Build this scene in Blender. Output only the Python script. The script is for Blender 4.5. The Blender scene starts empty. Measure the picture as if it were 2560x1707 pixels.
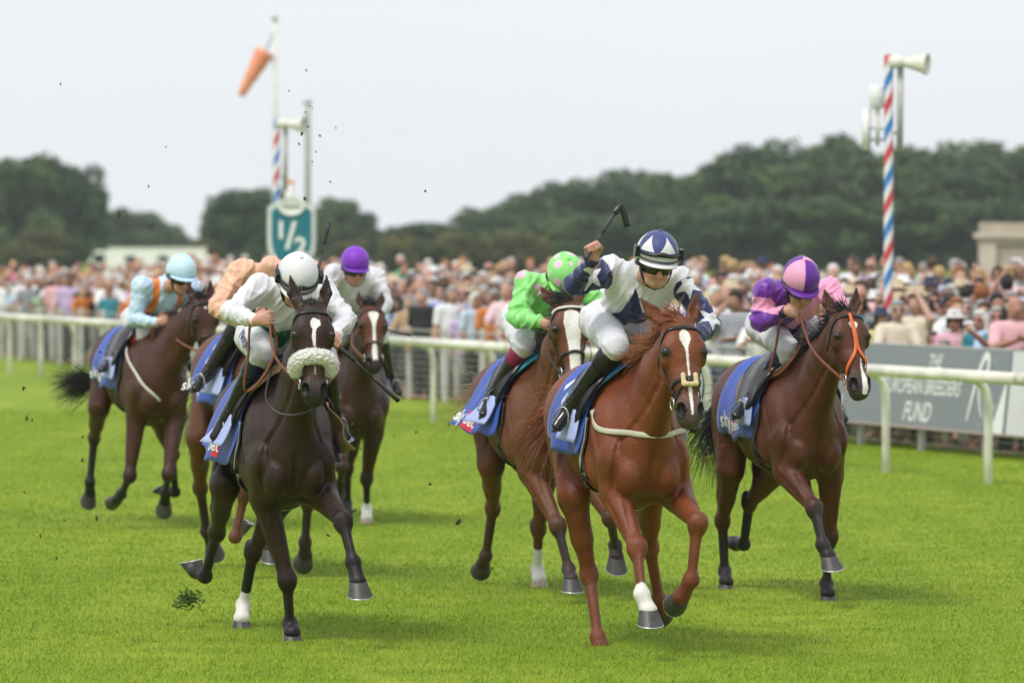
import bpy, math, random
import numpy as np
from mathutils import Vector, Matrix

# ------------------------------------------------------------------ camera, sky, sun, exposure
SC = bpy.context.scene
COL = SC.collection
CAM_H = 2.3
cam_d = bpy.data.cameras.new('camera')
cam = bpy.data.objects.new('camera', cam_d)
COL.objects.link(cam)
cam.location = (0.0, 0.0, CAM_H)
cam.rotation_euler = (math.radians(90.0 - 1.0286), 0.0, 0.0)
cam_d.sensor_width = 36.0
cam_d.lens = 183.67
cam_d.clip_start = 0.5
cam_d.clip_end = 6000.0
cam_d.dof.use_dof = True
cam_d.dof.focus_distance = 30.0
cam_d.dof.aperture_fstop = 3.2
cam_d.dof.aperture_blades = 9
SC.camera = cam

SUN_EL, SUN_AZ = math.radians(56.0), math.radians(215.0)      # azimuth clockwise from +Y: behind the camera, to its left
world = bpy.data.worlds.new('World')
SC.world = world
world.use_nodes = True
wn, wl = world.node_tree.nodes, world.node_tree.links
wn.clear()
w_out = wn.new('ShaderNodeOutputWorld')
w_bg = wn.new('ShaderNodeBackground')
w_sky = wn.new('ShaderNodeTexSky')
w_sky.sky_type = 'NISHITA'
w_sky.sun_disc = False
w_sky.sun_elevation = SUN_EL
w_sky.sun_rotation = SUN_AZ
w_sky.dust_density = 3.0
w_dim = wn.new('ShaderNodeVectorMath'); w_dim.operation = 'SCALE'; w_dim.inputs['Scale'].default_value = 0.10
w_tc = wn.new('ShaderNodeTexCoord')
w_map = wn.new('ShaderNodeMapping'); w_map.inputs['Scale'].default_value = (2.2, 2.2, 9.0)
w_noise = wn.new('ShaderNodeTexNoise'); w_noise.inputs['Scale'].default_value = 1.6; w_noise.inputs['Detail'].default_value = 4.0
w_ramp = wn.new('ShaderNodeValToRGB')                          # a closed deck of thin pale cloud
w_ramp.color_ramp.elements[0].position = 0.30; w_ramp.color_ramp.elements[0].color = (0.735, 0.768, 0.805, 1)
w_ramp.color_ramp.elements[1].position = 0.75; w_ramp.color_ramp.elements[1].color = (0.808, 0.828, 0.852, 1)
w_mix = wn.new('ShaderNodeMix'); w_mix.data_type = 'RGBA'; w_mix.inputs['Factor'].default_value = 0.88
w_bg.inputs['Strength'].default_value = 1.0
wl.new(w_sky.outputs['Color'], w_dim.inputs[0])
wl.new(w_tc.outputs['Generated'], w_map.inputs['Vector'])
wl.new(w_map.outputs['Vector'], w_noise.inputs['Vector'])
wl.new(w_noise.outputs['Fac'], w_ramp.inputs['Fac'])
wl.new(w_dim.outputs['Vector'], w_mix.inputs['A'])
wl.new(w_ramp.outputs['Color'], w_mix.inputs['B'])
wl.new(w_mix.outputs['Result'], w_bg.inputs['Color'])
wl.new(w_bg.outputs['Background'], w_out.inputs['Surface'])

sun_d = bpy.data.lights.new('sun', 'SUN')
sun_d.energy = 1.8
sun_d.angle = math.radians(14.0)
sun_d.color = (1.0, 0.965, 0.91)
sun = bpy.data.objects.new('sun', sun_d)
COL.objects.link(sun)
sdir = Vector((math.sin(SUN_AZ) * math.cos(SUN_EL), math.cos(SUN_AZ) * math.cos(SUN_EL), math.sin(SUN_EL)))
sun.rotation_euler = (-sdir).to_track_quat('-Z', 'Y').to_euler()
sun.location = sdir * 60.0

SC.view_settings.view_transform = 'Standard'
SC.view_settings.look = 'None'
SC.view_settings.exposure = 0.36
SC.view_settings.gamma = 1.0
SC.view_settings.use_curve_mapping = False
SC.cycles.max_bounces = 6
SC.cycles.transparent_max_bounces = 8
SC.cycles.use_denoising = True

# ------------------------------------------------------------------ helpers: materials
def lin(r, g, b):
    f = lambda c: (c / 255 / 12.92) if c <= 10 else ((c / 255 + 0.055) / 1.055) ** 2.4
    return (f(r), f(g), f(b))

class NT:
    """small wrapper round a material's node tree"""
    def __init__(s, name):
        s.m = bpy.data.materials.new(name); s.m.use_nodes = True
        s.n = s.m.node_tree.nodes; s.l = s.m.node_tree.links
        s.b = s.n['Principled BSDF']
    def new(s, t, **kw):
        n = s.n.new(t)
        for k, v in kw.items(): setattr(n, k, v)
        return n
    def put(s, sock, v):
        if hasattr(v, 'is_output') or isinstance(v, bpy.types.NodeSocket): s.l.new(v, sock)
        else:
            if isinstance(v, (tuple, list)) and len(v) == 3 and sock.type == 'RGBA': v = (*v, 1)
            sock.default_value = v
    def math(s, op, a, b=0.0, c=None, clamp=False):
        n = s.new('ShaderNodeMath', operation=op); n.use_clamp = clamp
        s.put(n.inputs[0], a); s.put(n.inputs[1], b)
        if c is not None: s.put(n.inputs[2], c)
        return n.outputs[0]
    def mix(s, f, a, b, blend='MIX'):
        n = s.new('ShaderNodeMix', data_type='RGBA', blend_type=blend)
        s.put(n.inputs['Factor'], f); s.put(n.inputs['A'], a); s.put(n.inputs['B'], b)
        return n.outputs['Result']
    def noise(s, scale, detail=3.0, vec=None, rough=0.55, dist=0.0):
        n = s.new('ShaderNodeTexNoise'); n.inputs['Scale'].default_value = scale
        n.inputs['Detail'].default_value = detail; n.inputs['Roughness'].default_value = rough
        n.inputs['Distortion'].default_value = dist
        if vec is not None: s.l.new(vec, n.inputs['Vector'])
        return n.outputs['Fac']
    def obj(s): return s.new('ShaderNodeTexCoord').outputs['Object']
    def pos(s): return s.new('ShaderNodeNewGeometry').outputs['Position']
    def attr(s, name): return s.new('ShaderNodeAttribute', attribute_name=name)
    def rng(s, v, a, b, c, d, smooth=False):
        n = s.new('ShaderNodeMapRange'); n.interpolation_type = 'SMOOTHSTEP' if smooth else 'LINEAR'
        s.put(n.inputs[0], v)
        for i, x in enumerate((a, b, c, d)): n.inputs[1 + i].default_value = x
        return n.outputs[0]
    def bump(s, h, strength=0.3, dist=0.01):
        n = s.new('ShaderNodeBump'); n.inputs['Strength'].default_value = strength; n.inputs['Distance'].default_value = dist
        s.l.new(h, n.inputs['Height']); s.l.new(n.outputs['Normal'], s.b.inputs['Normal'])
    def set(s, **kw):
        names = dict(color='Base Color', rough='Roughness', metal='Metallic', spec='Specular IOR Level', sheen='Sheen Weight',
                     coat='Coat Weight', trans='Transmission Weight', alpha='Alpha', sss='Subsurface Weight')
        for k, v in kw.items(): s.put(s.b.inputs[names[k]], v)
        return s

MATS = {}
def plain(name, color, rough=0.6, metal=0.0, spec=0.5, var=0.12, scale=8.0, bump=0.0, bscale=60.0, sheen=0.0, coat=0.0):
    """a surface of one colour with a little soil and unevenness"""
    if name in MATS: return MATS[name]
    t = NT(name); o = t.obj()
    n = t.noise(scale, 4.0, o)
    f = t.rng(n, 0.3, 0.7, 1.0 - var, 1.0 + var)
    v = t.new('ShaderNodeVectorMath', operation='SCALE'); v.inputs[0].default_value = color; t.l.new(f, v.inputs['Scale'])
    t.set(color=v.outputs[0], rough=t.rng(n, 0.3, 0.7, max(0.02, rough - 0.06), min(1, rough + 0.06)), metal=metal, spec=spec, sheen=sheen, coat=coat)
    if bump: t.bump(t.noise(bscale, 3.0, o), bump, 0.01)
    MATS[name] = t.m
    return t.m

def tinted(name, rough=0.7, var=0.15, scale=9.0, bump=0.0, bscale=30.0, sheen=0.0, spec=0.4, pattern=None, sss=0.0):
    """takes each object's own colour (object colour), so alike things share one material"""
    if name in MATS: return MATS[name]
    t = NT(name); o = t.obj()
    oi = t.new('ShaderNodeObjectInfo')
    n = t.noise(scale, 4.0, o)
    f = t.rng(n, 0.3, 0.7, 1.0 - var, 1.0 + var)
    c = t.mix(1.0, oi.outputs['Color'], t.mix(f, (0, 0, 0), (1, 1, 1)), 'MULTIPLY')
    if pattern == 'check':
        sx = t.new('ShaderNodeTexChecker'); sx.inputs['Scale'].default_value = 26.0; t.l.new(o, sx.inputs['Vector'])
        c = t.mix(t.math('MULTIPLY', sx.outputs['Fac'], 0.45), c, (0.75, 0.76, 0.8))
    if pattern == 'stripe':
        sp = t.new('ShaderNodeSeparateXYZ'); t.l.new(o, sp.inputs[0])
        w = t.math('SINE', t.math('MULTIPLY', sp.outputs[2], 120.0))
        c = t.mix(t.rng(w, -0.2, 0.2, 0.0, 0.75), c, (0.75, 0.76, 0.8))
    if pattern == 'flower':
        v = t.new('ShaderNodeTexVoronoi'); v.inputs['Scale'].default_value = 16.0; t.l.new(o, v.inputs['Vector'])
        c = t.mix(t.rng(v.outputs['Distance'], 0.25, 0.32, 0.8, 0.0), c, t.mix(.6, v.outputs['Color'], (.7, .6, .6)))
    t.set(color=c, rough=rough, sheen=sheen, spec=spec, sss=sss)
    if sss: t.b.inputs['Subsurface Radius'].default_value = (0.02, 0.008, 0.005)
    if bump: t.bump(t.noise(bscale, 3.0, o, dist=0.6), bump, 0.02)
    MATS[name] = t.m
    return t.m

# ------------------------------------------------------------------ helpers: objects
def mesh_np(name, V, faces, smooth=True):
    """faces: (n,4) or (n,3) int array, or a list of tuples of mixed length"""
    me = bpy.data.meshes.new(name)
    V = np.asarray(V, np.float32)
    me.vertices.add(len(V)); me.vertices.foreach_set('co', V.ravel())
    if isinstance(faces, np.ndarray):
        k = faces.shape[1]; tot = np.full(len(faces), k, np.int32); idx = faces.astype(np.int32).ravel()
    else:
        tot = np.array([len(f) for f in faces], np.int32); idx = np.array([i for f in faces for i in f], np.int32)
    me.loops.add(len(idx)); me.loops.foreach_set('vertex_index', idx)
    me.polygons.add(len(tot))
    st = np.concatenate([[0], np.cumsum(tot)[:-1]]).astype(np.int32)
    me.polygons.foreach_set('loop_start', st)
    me.polygons.foreach_set('loop_total', tot)
    me.polygons.foreach_set('use_smooth', np.full(len(tot), smooth, bool))
    me.update(calc_edges=True)
    return me

def link(name, me, mat=None, parent=None, loc=None, rz=None):
    o = bpy.data.objects.new(name, me)
    COL.objects.link(o)
    if mat is not None and me is not None:
        if len(me.materials) == 0: me.materials.append(mat)
    if parent is not None: o.parent = parent
    if loc is not None: o.location = loc
    if rz is not None: o.rotation_euler = (0, 0, rz)
    return o

def tag(o, label=None, cat=None, group=None, kind=None):
    if label: o['label'] = label
    if cat: o['category'] = cat
    if group: o['group'] = group
    if kind: o['kind'] = kind
    return o

def empty(name, loc, rz=0.0, label=None, cat=None, group=None):
    o = bpy.data.objects.new(name, None); COL.objects.link(o)
    o.location = loc; o.rotation_euler = (0, 0, rz); o.empty_display_size = 0.1
    return tag(o, label, cat, group)

class MB:
    """collects simple shapes into one mesh"""
    def __init__(s): s.v = []; s.f = []
    def add(s, V, Fc):
        b = len(s.v); s.v.extend([tuple(map(float, p)) for p in V]); s.f.extend([tuple(int(i) + b for i in f) for f in Fc]); return s
    def box(s, lo, hi):
        x0, y0, z0 = lo; x1, y1, z1 = hi
        return s.add([(x0, y0, z0), (x1, y0, z0), (x1, y1, z0), (x0, y1, z0), (x0, y0, z1), (x1, y0, z1), (x1, y1, z1), (x0, y1, z1)],
                     [(0, 3, 2, 1), (4, 5, 6, 7), (0, 1, 5, 4), (1, 2, 6, 5), (2, 3, 7, 6), (3, 0, 4, 7)])
    def tube(s, pts, rad, n=8, cap=True, up=(0, 0, 1), flat=1.0):
        """sweep a (flattened) ring along points; rad: number or list"""
        P = [np.array(p, float) for p in pts]; m = len(P)
        R = [rad] * m if np.isscalar(rad) else list(rad)
        V = []; prev = None
        for i in range(m):
            t = P[min(i + 1, m - 1)] - P[max(i - 1, 0)]; t = t / (np.linalg.norm(t) + 1e-9)
            if prev is None:
                u = np.cross(np.array(up, float), t)
                if np.linalg.norm(u) < 1e-3: u = np.cross(np.array((1.0, 0.13, 0)), t)
            else: u = prev - t * (prev @ t)
            u = u / (np.linalg.norm(u) + 1e-9); prev = u; w = np.cross(t, u)
            for k in range(n):
                a = 2 * math.pi * k / n
                V.append(P[i] + R[i] * (math.cos(a) * u + flat * math.sin(a) * w))
        Fc = [(i * n + k, i * n + (k + 1) % n, (i + 1) * n + (k + 1) % n, (i + 1) * n + k) for i in range(m - 1) for k in range(n)]
        if cap: Fc += [tuple(range(n - 1, -1, -1)), tuple((m - 1) * n + k for k in range(n))]
        return s.add(V, Fc)
    def ribbon(s, pts, nrm, width, thick):
        """flat strap along points; nrm: outward normals"""
        P = np.array(pts, float); N = np.array(nrm, float); m = len(P); V = []
        W = [width] * m if np.isscalar(width) else width
        for i in range(m):
            t = P[min(i + 1, m - 1)] - P[max(i - 1, 0)]; t = t / (np.linalg.norm(t) + 1e-9)
            nn = N[i] - t * (N[i] @ t); nn = nn / (np.linalg.norm(nn) + 1e-9); b = np.cross(t, nn) * W[i] / 2
            V += [P[i] - b, P[i] + b, P[i] + b * 0.86 + nn * thick, P[i] - b * 0.86 + nn * thick]
        Fc = [(i * 4 + k, i * 4 + (k + 1) % 4, i * 4 + 4 + (k + 1) % 4, i * 4 + 4 + k) for i in range(m - 1) for k in range(4)]
        Fc += [(3, 2, 1, 0), tuple((m - 1) * 4 + k for k in range(4))]
        return s.add(V, Fc)
    def sphere(s, c, r, nu=12, nv=8, M=None):
        c = np.array(c, float); r = np.array([r] * 3 if np.isscalar(r) else r, float); V = []
        for j in range(1, nv):
            for i in range(nu):
                a, b = 2 * math.pi * i / nu, math.pi * j / nv
                V.append(np.array((math.cos(a) * math.sin(b), math.sin(a) * math.sin(b), math.cos(b))) * r)
        V += [np.array((0, 0, r[2])), np.array((0, 0, -r[2]))]
        if M is not None: V = [M @ v for v in V]
        V = [v + c for v in V]; t, b = len(V) - 2, len(V) - 1
        Fc = [(j * nu + i, (j + 1) * nu + i, (j + 1) * nu + (i + 1) % nu, j * nu + (i + 1) % nu) for j in range(nv - 2) for i in range(nu)]
        Fc += [(t, i, (i + 1) % nu) for i in range(nu)] + [(b, (nv - 2) * nu + (i + 1) % nu, (nv - 2) * nu + i) for i in range(nu)]
        return s.add(V, Fc)
    def lathe(s, prof, n=16, M=None, c=(0, 0, 0)):
        V = []
        for (r, z) in prof:
            for k in range(n):
                a = 2 * math.pi * k / n; p = np.array((r * math.cos(a), r * math.sin(a), z))
                V.append((M @ p if M is not None else p) + np.array(c, float))
        m = len(prof)
        Fc = [(i * n + k, i * n + (k + 1) % n, (i + 1) * n + (k + 1) % n, (i + 1) * n + k) for i in range(m - 1) for k in range(n)]
        return s.add(V, Fc)
    def shift(s, off):
        o = np.array(off, float); s.v = [tuple(np.array(p) - o) for p in s.v]; return s
    def build(s, name, mat=None, parent=None, loc=None, smooth=True, rz=None):
        return link(name, mesh_np(name, np.array(s.v), s.f, smooth), mat, parent, loc, rz)

def autosmooth(me, deg=40.0):
    try:
        me.set_sharp_from_angle(angle=math.radians(deg))
    except Exception: pass

def text_mesh(txt, size=1.0, shear=0.0, bold=0.0, spacing=1.0):
    """flat filled lettering as (verts, faces), baseline at the origin"""
    cu = bpy.data.curves.new('lettering', 'FONT'); cu.body = txt; cu.size = size; cu.shear = shear; cu.offset = bold
    cu.space_character = spacing; cu.resolution_u = 3; cu.align_x = 'CENTER'
    ob = bpy.data.objects.new('lettering', cu); COL.objects.link(ob)
    dg = bpy.context.evaluated_depsgraph_get(); me = ob.evaluated_get(dg).to_mesh()
    V = [tuple(v.co) for v in me.vertices]; Fc = [tuple(p.vertices) for p in me.polygons]
    ob.evaluated_get(dg).to_mesh_clear(); COL.objects.unlink(ob); bpy.data.objects.remove(ob); bpy.data.curves.remove(cu)
    return V, Fc

# ------------------------------------------------------------------ helpers: bodies grown as one smooth blended surface
def nz(v):
    v = np.array(v, float); return v / (np.linalg.norm(v) + 1e-12)

class Flesh:
    """tapered limbs and muscle masses, melted into one continuous skin"""
    def __init__(s): s.p = []
    def seg(s, a, b, ra, rb, lat=(0, 1, 0), k=0.03, col=None, bul=0.0, op=1):
        a = np.array(a, float); b = np.array(b, float)
        wa, ha = (ra, ra) if np.isscalar(ra) else ra
        wb, hb = (rb, rb) if np.isscalar(rb) else rb
        L = np.linalg.norm(b - a) + 1e-6; e = (b - a) / L
        l = np.array(lat, float); l = l - e * (l @ e)
        if np.linalg.norm(l) < 1e-4: l = np.cross(e, (1.0, 0.2, 0.1))
        l = nz(l); v = np.cross(e, l)
        R = max(wa, ha, wb, hb) * (1 + max(0, bul)) + k
        s.p.append(('s', (a, e, l, v, L, wa, ha, wb, hb, bul), np.minimum(a, b) - R, np.maximum(a, b) + R, k, col, op)); return s
    def ell(s, c, r, M=None, k=0.03, col=None, op=1):
        c = np.array(c, float); r = np.array([r] * 3 if np.isscalar(r) else r, float)
        M = np.eye(3) if M is None else np.array(M, float)      # columns: the axes
        R = r.max() + k
        s.p.append(('e', (c, r, M), c - R, c + R, k, col, op)); return s
    @staticmethod
    def dist(pr, X, Y, Z):
        kind, g = pr[0], pr[1]
        f = np.float32
        if kind == 's':
            a, e, l, v, L, wa, ha, wb, hb, bul = g
            x, y, z = X - f(a[0]), Y - f(a[1]), Z - f(a[2])
            pe = x * f(e[0]) + y * f(e[1]) + z * f(e[2])
            pl = x * f(l[0]) + y * f(l[1]) + z * f(l[2])
            pv = x * f(v[0]) + y * f(v[1]) + z * f(v[2])
            t = np.clip(pe / f(L), 0, 1); q = pe - t * f(L)
            m = 1 + f(4 * bul) * t * (1 - t) if bul else f(1)
            w = (f(wa) + f(wb - wa) * t) * m; h = (f(ha) + f(hb - ha) * t) * m; c = np.minimum(w, h)
            A, B, C = pl / w, pv / h, q / c
            k0 = np.sqrt(A * A + B * B + C * C) + f(1e-6)
            A = A / w; B = B / h; C = C / c
            k1 = np.sqrt(A * A + B * B + C * C) + f(1e-4)
            return k0 * (k0 - 1) / k1
        c, r, M = g
        x, y, z = X - f(c[0]), Y - f(c[1]), Z - f(c[2])
        s0 = s1 = f(0)
        for i in range(3):
            q = (x * f(M[0, i]) + y * f(M[1, i]) + z * f(M[2, i])) / f(r[i])
            s0 = s0 + q * q; q = q / f(r[i]); s1 = s1 + q * q
        k0 = np.sqrt(s0) + f(1e-6)
        return k0 * (k0 - 1) / (np.sqrt(s1) + f(1e-4))
    @staticmethod
    def join(D, d, k, op):
        f = np.float32
        if op > 0:
            h = np.clip(f(.5) + f(.5 / k) * (D - d), 0, 1)
            return D * (1 - h) + d * h - f(k) * h * (1 - h)
        h = np.clip(f(.5) - f(.5 / k) * (D + d), 0, 1)
        return D * (1 - h) - d * h + f(k) * h * (1 - h)
    def at(s, P):
        P = np.asarray(P, np.float32); D = np.full(len(P), 0.5, np.float32)
        if len(P) > 400:                                   # work in boxes of neighbours, so that far masses are skipped
            o = np.lexsort((P[:, 1], np.round(P[:, 2] * 6), np.round(P[:, 0] * 6)))
            for ch in np.array_split(o, max(1, len(P) // 250)): D[ch] = s._at(P[ch])
            return D
        return s._at(P)
    def _at(s, P):
        D = np.full(len(P), 0.5, np.float32); lo, hi = P.min(0) - .10, P.max(0) + .10
        if getattr(s, 'np_', -1) != len(s.p): s.np_ = len(s.p); s.lo_ = np.array([p[2] for p in s.p]); s.hi_ = np.array([p[3] for p in s.p])
        for i in np.nonzero(np.all((s.hi_ > lo) & (s.lo_ < hi), axis=1))[0]:
            pr = s.p[i]; D = s.join(D, s.dist(pr, P[:, 0], P[:, 1], P[:, 2]), pr[4], pr[6])
        return D
    def onto(s, P, off=0.0, it=7):
        """pull points to the skin (plus an offset); also returns outward normals"""
        P = np.array(P, np.float32)
        def grad(P):
            G = np.zeros_like(P); e = 0.004
            for i in range(3):
                d = np.zeros(3, np.float32); d[i] = e
                G[:, i] = (s.at(P + d) - s.at(P - d)) / (2 * e)
            n = np.linalg.norm(G, axis=1, keepdims=True) + 1e-6
            return G / n, n[:, 0]
        for _ in range(it):
            G, n = grad(P); d = s.at(P) - off
            P = P - G * np.clip(d / np.maximum(n, .4), -.05, .05)[:, None]
        G, _ = grad(P)
        return P.astype(float), G.astype(float)
    def grow(s, h, fine=(None, None, None)):
        """fine: per axis None or (from, to, step): a stretch of that axis with a closer mesh"""
        lo = np.min([p[2] for p in s.p if p[6] > 0], axis=0) - 2 * h
        hi = np.max([p[3] for p in s.p if p[6] > 0], axis=0) + 2 * h
        ax = []
        for i in range(3):
            a = [lo[i]]
            while a[-1] < hi[i]: a.append(a[-1] + (fine[i][2] if fine[i] and fine[i][0] <= a[-1] < fine[i][1] else h))
            ax.append(np.array(a, np.float32))
        n = np.array([len(a) for a in ax])
        D = np.full(n, 0.3, np.float32)
        for pr in s.p:
            i0 = np.array([max(0, np.searchsorted(ax[i], pr[2][i]) - 2) for i in range(3)]); i1 = np.array([min(n[i], np.searchsorted(ax[i], pr[3][i]) + 2) for i in range(3)])
            if np.any(i1 <= i0): continue
            sl = tuple(slice(i0[i], i1[i]) for i in range(3))
            d = s.dist(pr, ax[0][sl[0]][:, None, None], ax[1][sl[1]][None, :, None], ax[2][sl[2]][None, None, :])
            D[sl] = s.join(D[sl], d, pr[4], pr[6])
        V, Q = nets(D)
        V = np.stack([np.interp(V[:, i], np.arange(n[i]), ax[i]) for i in range(3)], 1)
        return V.astype(np.float32), Q

def nets(D):
    """naive surface nets, vectorised"""
    I = D < 0
    c = np.zeros(tuple(np.array(D.shape) - 1), np.uint8)
    for a in (0, 1):
        for b in (0, 1):
            for d in (0, 1):
                c += I[a:D.shape[0] - 1 + a, b:D.shape[1] - 1 + b, d:D.shape[2] - 1 + d]
    act = (c > 0) & (c < 8)
    ijk = np.argwhere(act)
    idx = np.full(act.shape, -1, np.int32); idx[act] = np.arange(len(ijk))
    cor = np.array([(a, b, d) for a in (0, 1) for b in (0, 1) for d in (0, 1)])
    val = np.stack([D[ijk[:, 0] + q[0], ijk[:, 1] + q[1], ijk[:, 2] + q[2]] for q in cor], 1)
    S = np.zeros((len(ijk), 3)); N = np.zeros(len(ijk))
    for i in range(8):
        for j in range(i + 1, 8):
            if np.abs(cor[i] - cor[j]).sum() != 1: continue
            va, vb = val[:, i], val[:, j]; x = (va < 0) != (vb < 0)
            t = np.where(x, va / np.where(x, va - vb, 1), 0)
            S += np.where(x[:, None], cor[i] + t[:, None] * (cor[j] - cor[i]), 0); N += x
    V = ijk + S / N[:, None]
    F = []
    for ax in range(3):
        o = [0, 0, 0]; o[ax] = 1
        A = I[:I.shape[0] - o[0], :I.shape[1] - o[1], :I.shape[2] - o[2]]; B = I[o[0]:, o[1]:, o[2]:]
        e = np.argwhere(A != B)
        u, w = (ax + 1) % 3, (ax + 2) % 3
        ok = (e[:, u] > 0) & (e[:, w] > 0) & (e[:, u] < I.shape[u] - 1) & (e[:, w] < I.shape[w] - 1); e = e[ok]
        def cell(du, dw):
            q = e.copy(); q[:, u] += du; q[:, w] += dw; return idx[q[:, 0], q[:, 1], q[:, 2]]
        q = np.stack([cell(-1, -1), cell(0, -1), cell(0, 0), cell(-1, 0)], 1)
        flip = ~A[e[:, 0], e[:, 1], e[:, 2]]
        q[flip] = q[flip][:, ::-1]
        F.append(q)
    return V, np.concatenate(F)

def relax(V, Q, it=1, w=0.5):
    V = V.astype(np.float64)
    for _ in range(it):
        S = np.zeros_like(V); N = np.zeros(len(V))
        for k in range(4):
            a, b = Q[:, k], Q[:, (k + 1) % 4]
            for i in range(3): S[:, i] += np.bincount(a, V[b, i], len(V)) + np.bincount(b, V[a, i], len(V))
            N += np.bincount(a, minlength=len(V)) + np.bincount(b, minlength=len(V))
        V = V * (1 - w) + w * S / np.maximum(N, 1)[:, None]
    return V

def vcol(me, name, C):
    """a colour (n,3) or value (n,) per vertex"""
    C = np.asarray(C, np.float32)
    if C.ndim == 1:
        a = me.attributes.new(name, 'FLOAT', 'POINT'); a.data.foreach_set('value', C)
    else:
        a = me.attributes.new(name, 'FLOAT_COLOR', 'POINT'); a.data.foreach_set('color', np.concatenate([C, np.ones((len(C), 1), np.float32)], 1).ravel())

def blend_cols(F, V, width=0.014):
    """each vertex takes the colours of the masses it lies nearest to"""
    V = np.asarray(V, np.float32); W = np.zeros(len(V)); C = np.zeros((len(V), 3))
    for pr in F.p:
        if pr[5] is None or pr[6] < 0: continue
        m = np.all((V > pr[2] - .03) & (V < pr[3] + .03), axis=1)
        if not m.any(): continue
        d = F.dist(pr, V[m, 0], V[m, 1], V[m, 2]); w = np.exp(-np.clip(d / width, -8, 30))
        W[m] += w; C[m] += w[:, None] * np.array(pr[5])
    return C / np.maximum(W, 1e-12)[:, None]

def wob(P, s, seed=0):
    """cheap smooth noise in [-1, 1] from summed sines"""
    P = np.asarray(P, float) * s; r = np.random.RandomState(seed); o = np.zeros(len(P))
    for i in range(6):
        d = r.normal(size=3); d = d / np.linalg.norm(d) * (0.7 + 0.25 * i)
        o += np.sin(P @ d * 6.283 + r.rand() * 6.28 + 1.3 * np.sin(P @ r.normal(size=3) * 2.0))
    return o / 4.0

def catmull(pts, n=8):
    P = [np.array(p, float) for p in pts]; P = [2 * P[0] - P[1]] + P + [2 * P[-1] - P[-2]]; out = []
    for i in range(1, len(P) - 2):
        for k in range(n):
            t = k / n
            out.append(0.5 * (2 * P[i] + (P[i + 1] - P[i - 1]) * t + (2 * P[i - 1] - 5 * P[i] + 4 * P[i + 1] - P[i + 2]) * t ** 2 + (3 * P[i] - P[i - 1] - 3 * P[i + 1] + P[i + 2]) * t ** 3))
    out.append(P[-2]); return out

# strands of hair swept as thin three-sided tubes, joined into one tuft
def strands(name, roots, dirs, length, mat, parent, r=0.004, droop=0.3, curl=0.05, seed=1, n=6, spread=0.25, off=(0, 0, 0)):
    rs = np.random.RandomState(seed); m = len(roots); P = np.array(roots, float) - np.array(off)
    unit = lambda a: a / (np.linalg.norm(a, axis=1, keepdims=True) + 1e-9)
    d = unit(np.array(dirs, float) + rs.normal(size=(m, 3)) * spread); L = (length * rs.uniform(.55, 1.15, m))[:, None]
    c = rs.normal(size=(m, 3)) * curl; rr = (r * rs.uniform(.7, 1.3, m))[:, None]; rows = []
    for i in range(n + 1):
        u = unit(np.cross(d, np.array((.31, .2, .93)))); w = np.cross(d, u); q = rr * (1 - .85 * (i / n) ** 2)
        rows.append(np.stack([P + q * (math.cos(a) * u + math.sin(a) * w) for a in (0, 2.094, 4.189)], 1))
        d = unit(d + np.array((0, 0, -droop)) / n + c / n + rs.normal(size=(m, 3)) * curl * .35); P = P + d * L / n
    V = np.stack(rows, 1).reshape(-1, 3); b = (np.arange(m) * (n + 1) * 3)[:, None, None]; i = (np.arange(n) * 3)[None, :, None]; k = np.arange(3)[None, None, :]; k2 = (k + 1) % 3
    Q = np.stack([b + i + k, b + i + k2, b + i + 3 + k2, b + i + 3 + k], -1).reshape(-1, 4)
    return link(name, mesh_np(name, V, Q), mat, parent)

# ------------------------------------------------------------------ the course: ground, running rail, crowd fence
RA = np.array((4.56, 50.7)); RT = np.array((-.2973, .9548)); RN = np.array((.9548, .2973))
def course(t, off=0.0, z=0.0):
    """a point by distance along the running rail and distance behind it"""
    p = RA + RT * t + RN * off; return np.array((p[0], p[1], z))
RAIL_RZ = math.atan2(-RT[1], -RT[0])             # local x runs along the rail towards the camera, so writing reads from the course
def bank(off, t=0.0):
    """height of the spectators' lawn behind the fence, lower towards the far end"""
    return float(np.interp(off, (0, 3.2, 4.0, 12.0, 16.0, 26.0), (0, 0, .05, .66, .72, .30)) * np.interp(t, (0, 14, 26, 50, 80), (1, .95, .68, .55, .5)))

def turf_material(name, a, b, c, blade=False):
    t = NT(name); p = t.pos(); mp = t.new('ShaderNodeMapping'); mp.inputs['Scale'].default_value = (1, 1, .2); t.l.new(p, mp.inputs['Vector']); p = mp.outputs[0]
    big = t.noise(.45, 4.0, p, dist=.6); mid = t.noise(2.6, 4.0, p); fine = t.noise(26.0, 3.0, p)
    rm = t.new('ShaderNodeMapping'); rm.inputs['Rotation'].default_value = (0, 0, math.radians(-17.3)); rm.inputs['Scale'].default_value = (.9, .06, .2); t.l.new(t.pos(), rm.inputs['Vector'])
    band = t.noise(1.0, 2.0, rm.outputs[0])                      # long mowing bands that follow the course
    col = t.mix(t.math('ADD', t.rng(big, .35, .68, 0, .55), t.rng(band, .42, .58, 0, .45)), a, b)
    col = t.mix(t.rng(mid, .40, .70, 0, .75), col, c)
    if blade:
        r = t.attr('shade').outputs['Fac']; col = t.mix(1.0, col, t.mix(r, (.80, .83, .70), (1.22, 1.17, 1.1)), 'MULTIPLY')
    else: col = t.mix(1.0, col, t.mix(fine, (.72, .74, .66), (1.25, 1.2, 1.1)), 'MULTIPLY')
    # worn, yellowed wisps
    col = t.mix(t.rng(t.noise(7.5, 5.0, p, dist=1.0), .64, .80, 0, .45), col, (.42, .46, .07))
    t.set(color=col, rough=.8, spec=.18)
    if not blade: t.bump(t.math('ADD', t.math('MULTIPLY', mid, .5), t.noise(60.0, 4.0, p)), .7, .03)
    return t.m
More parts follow.
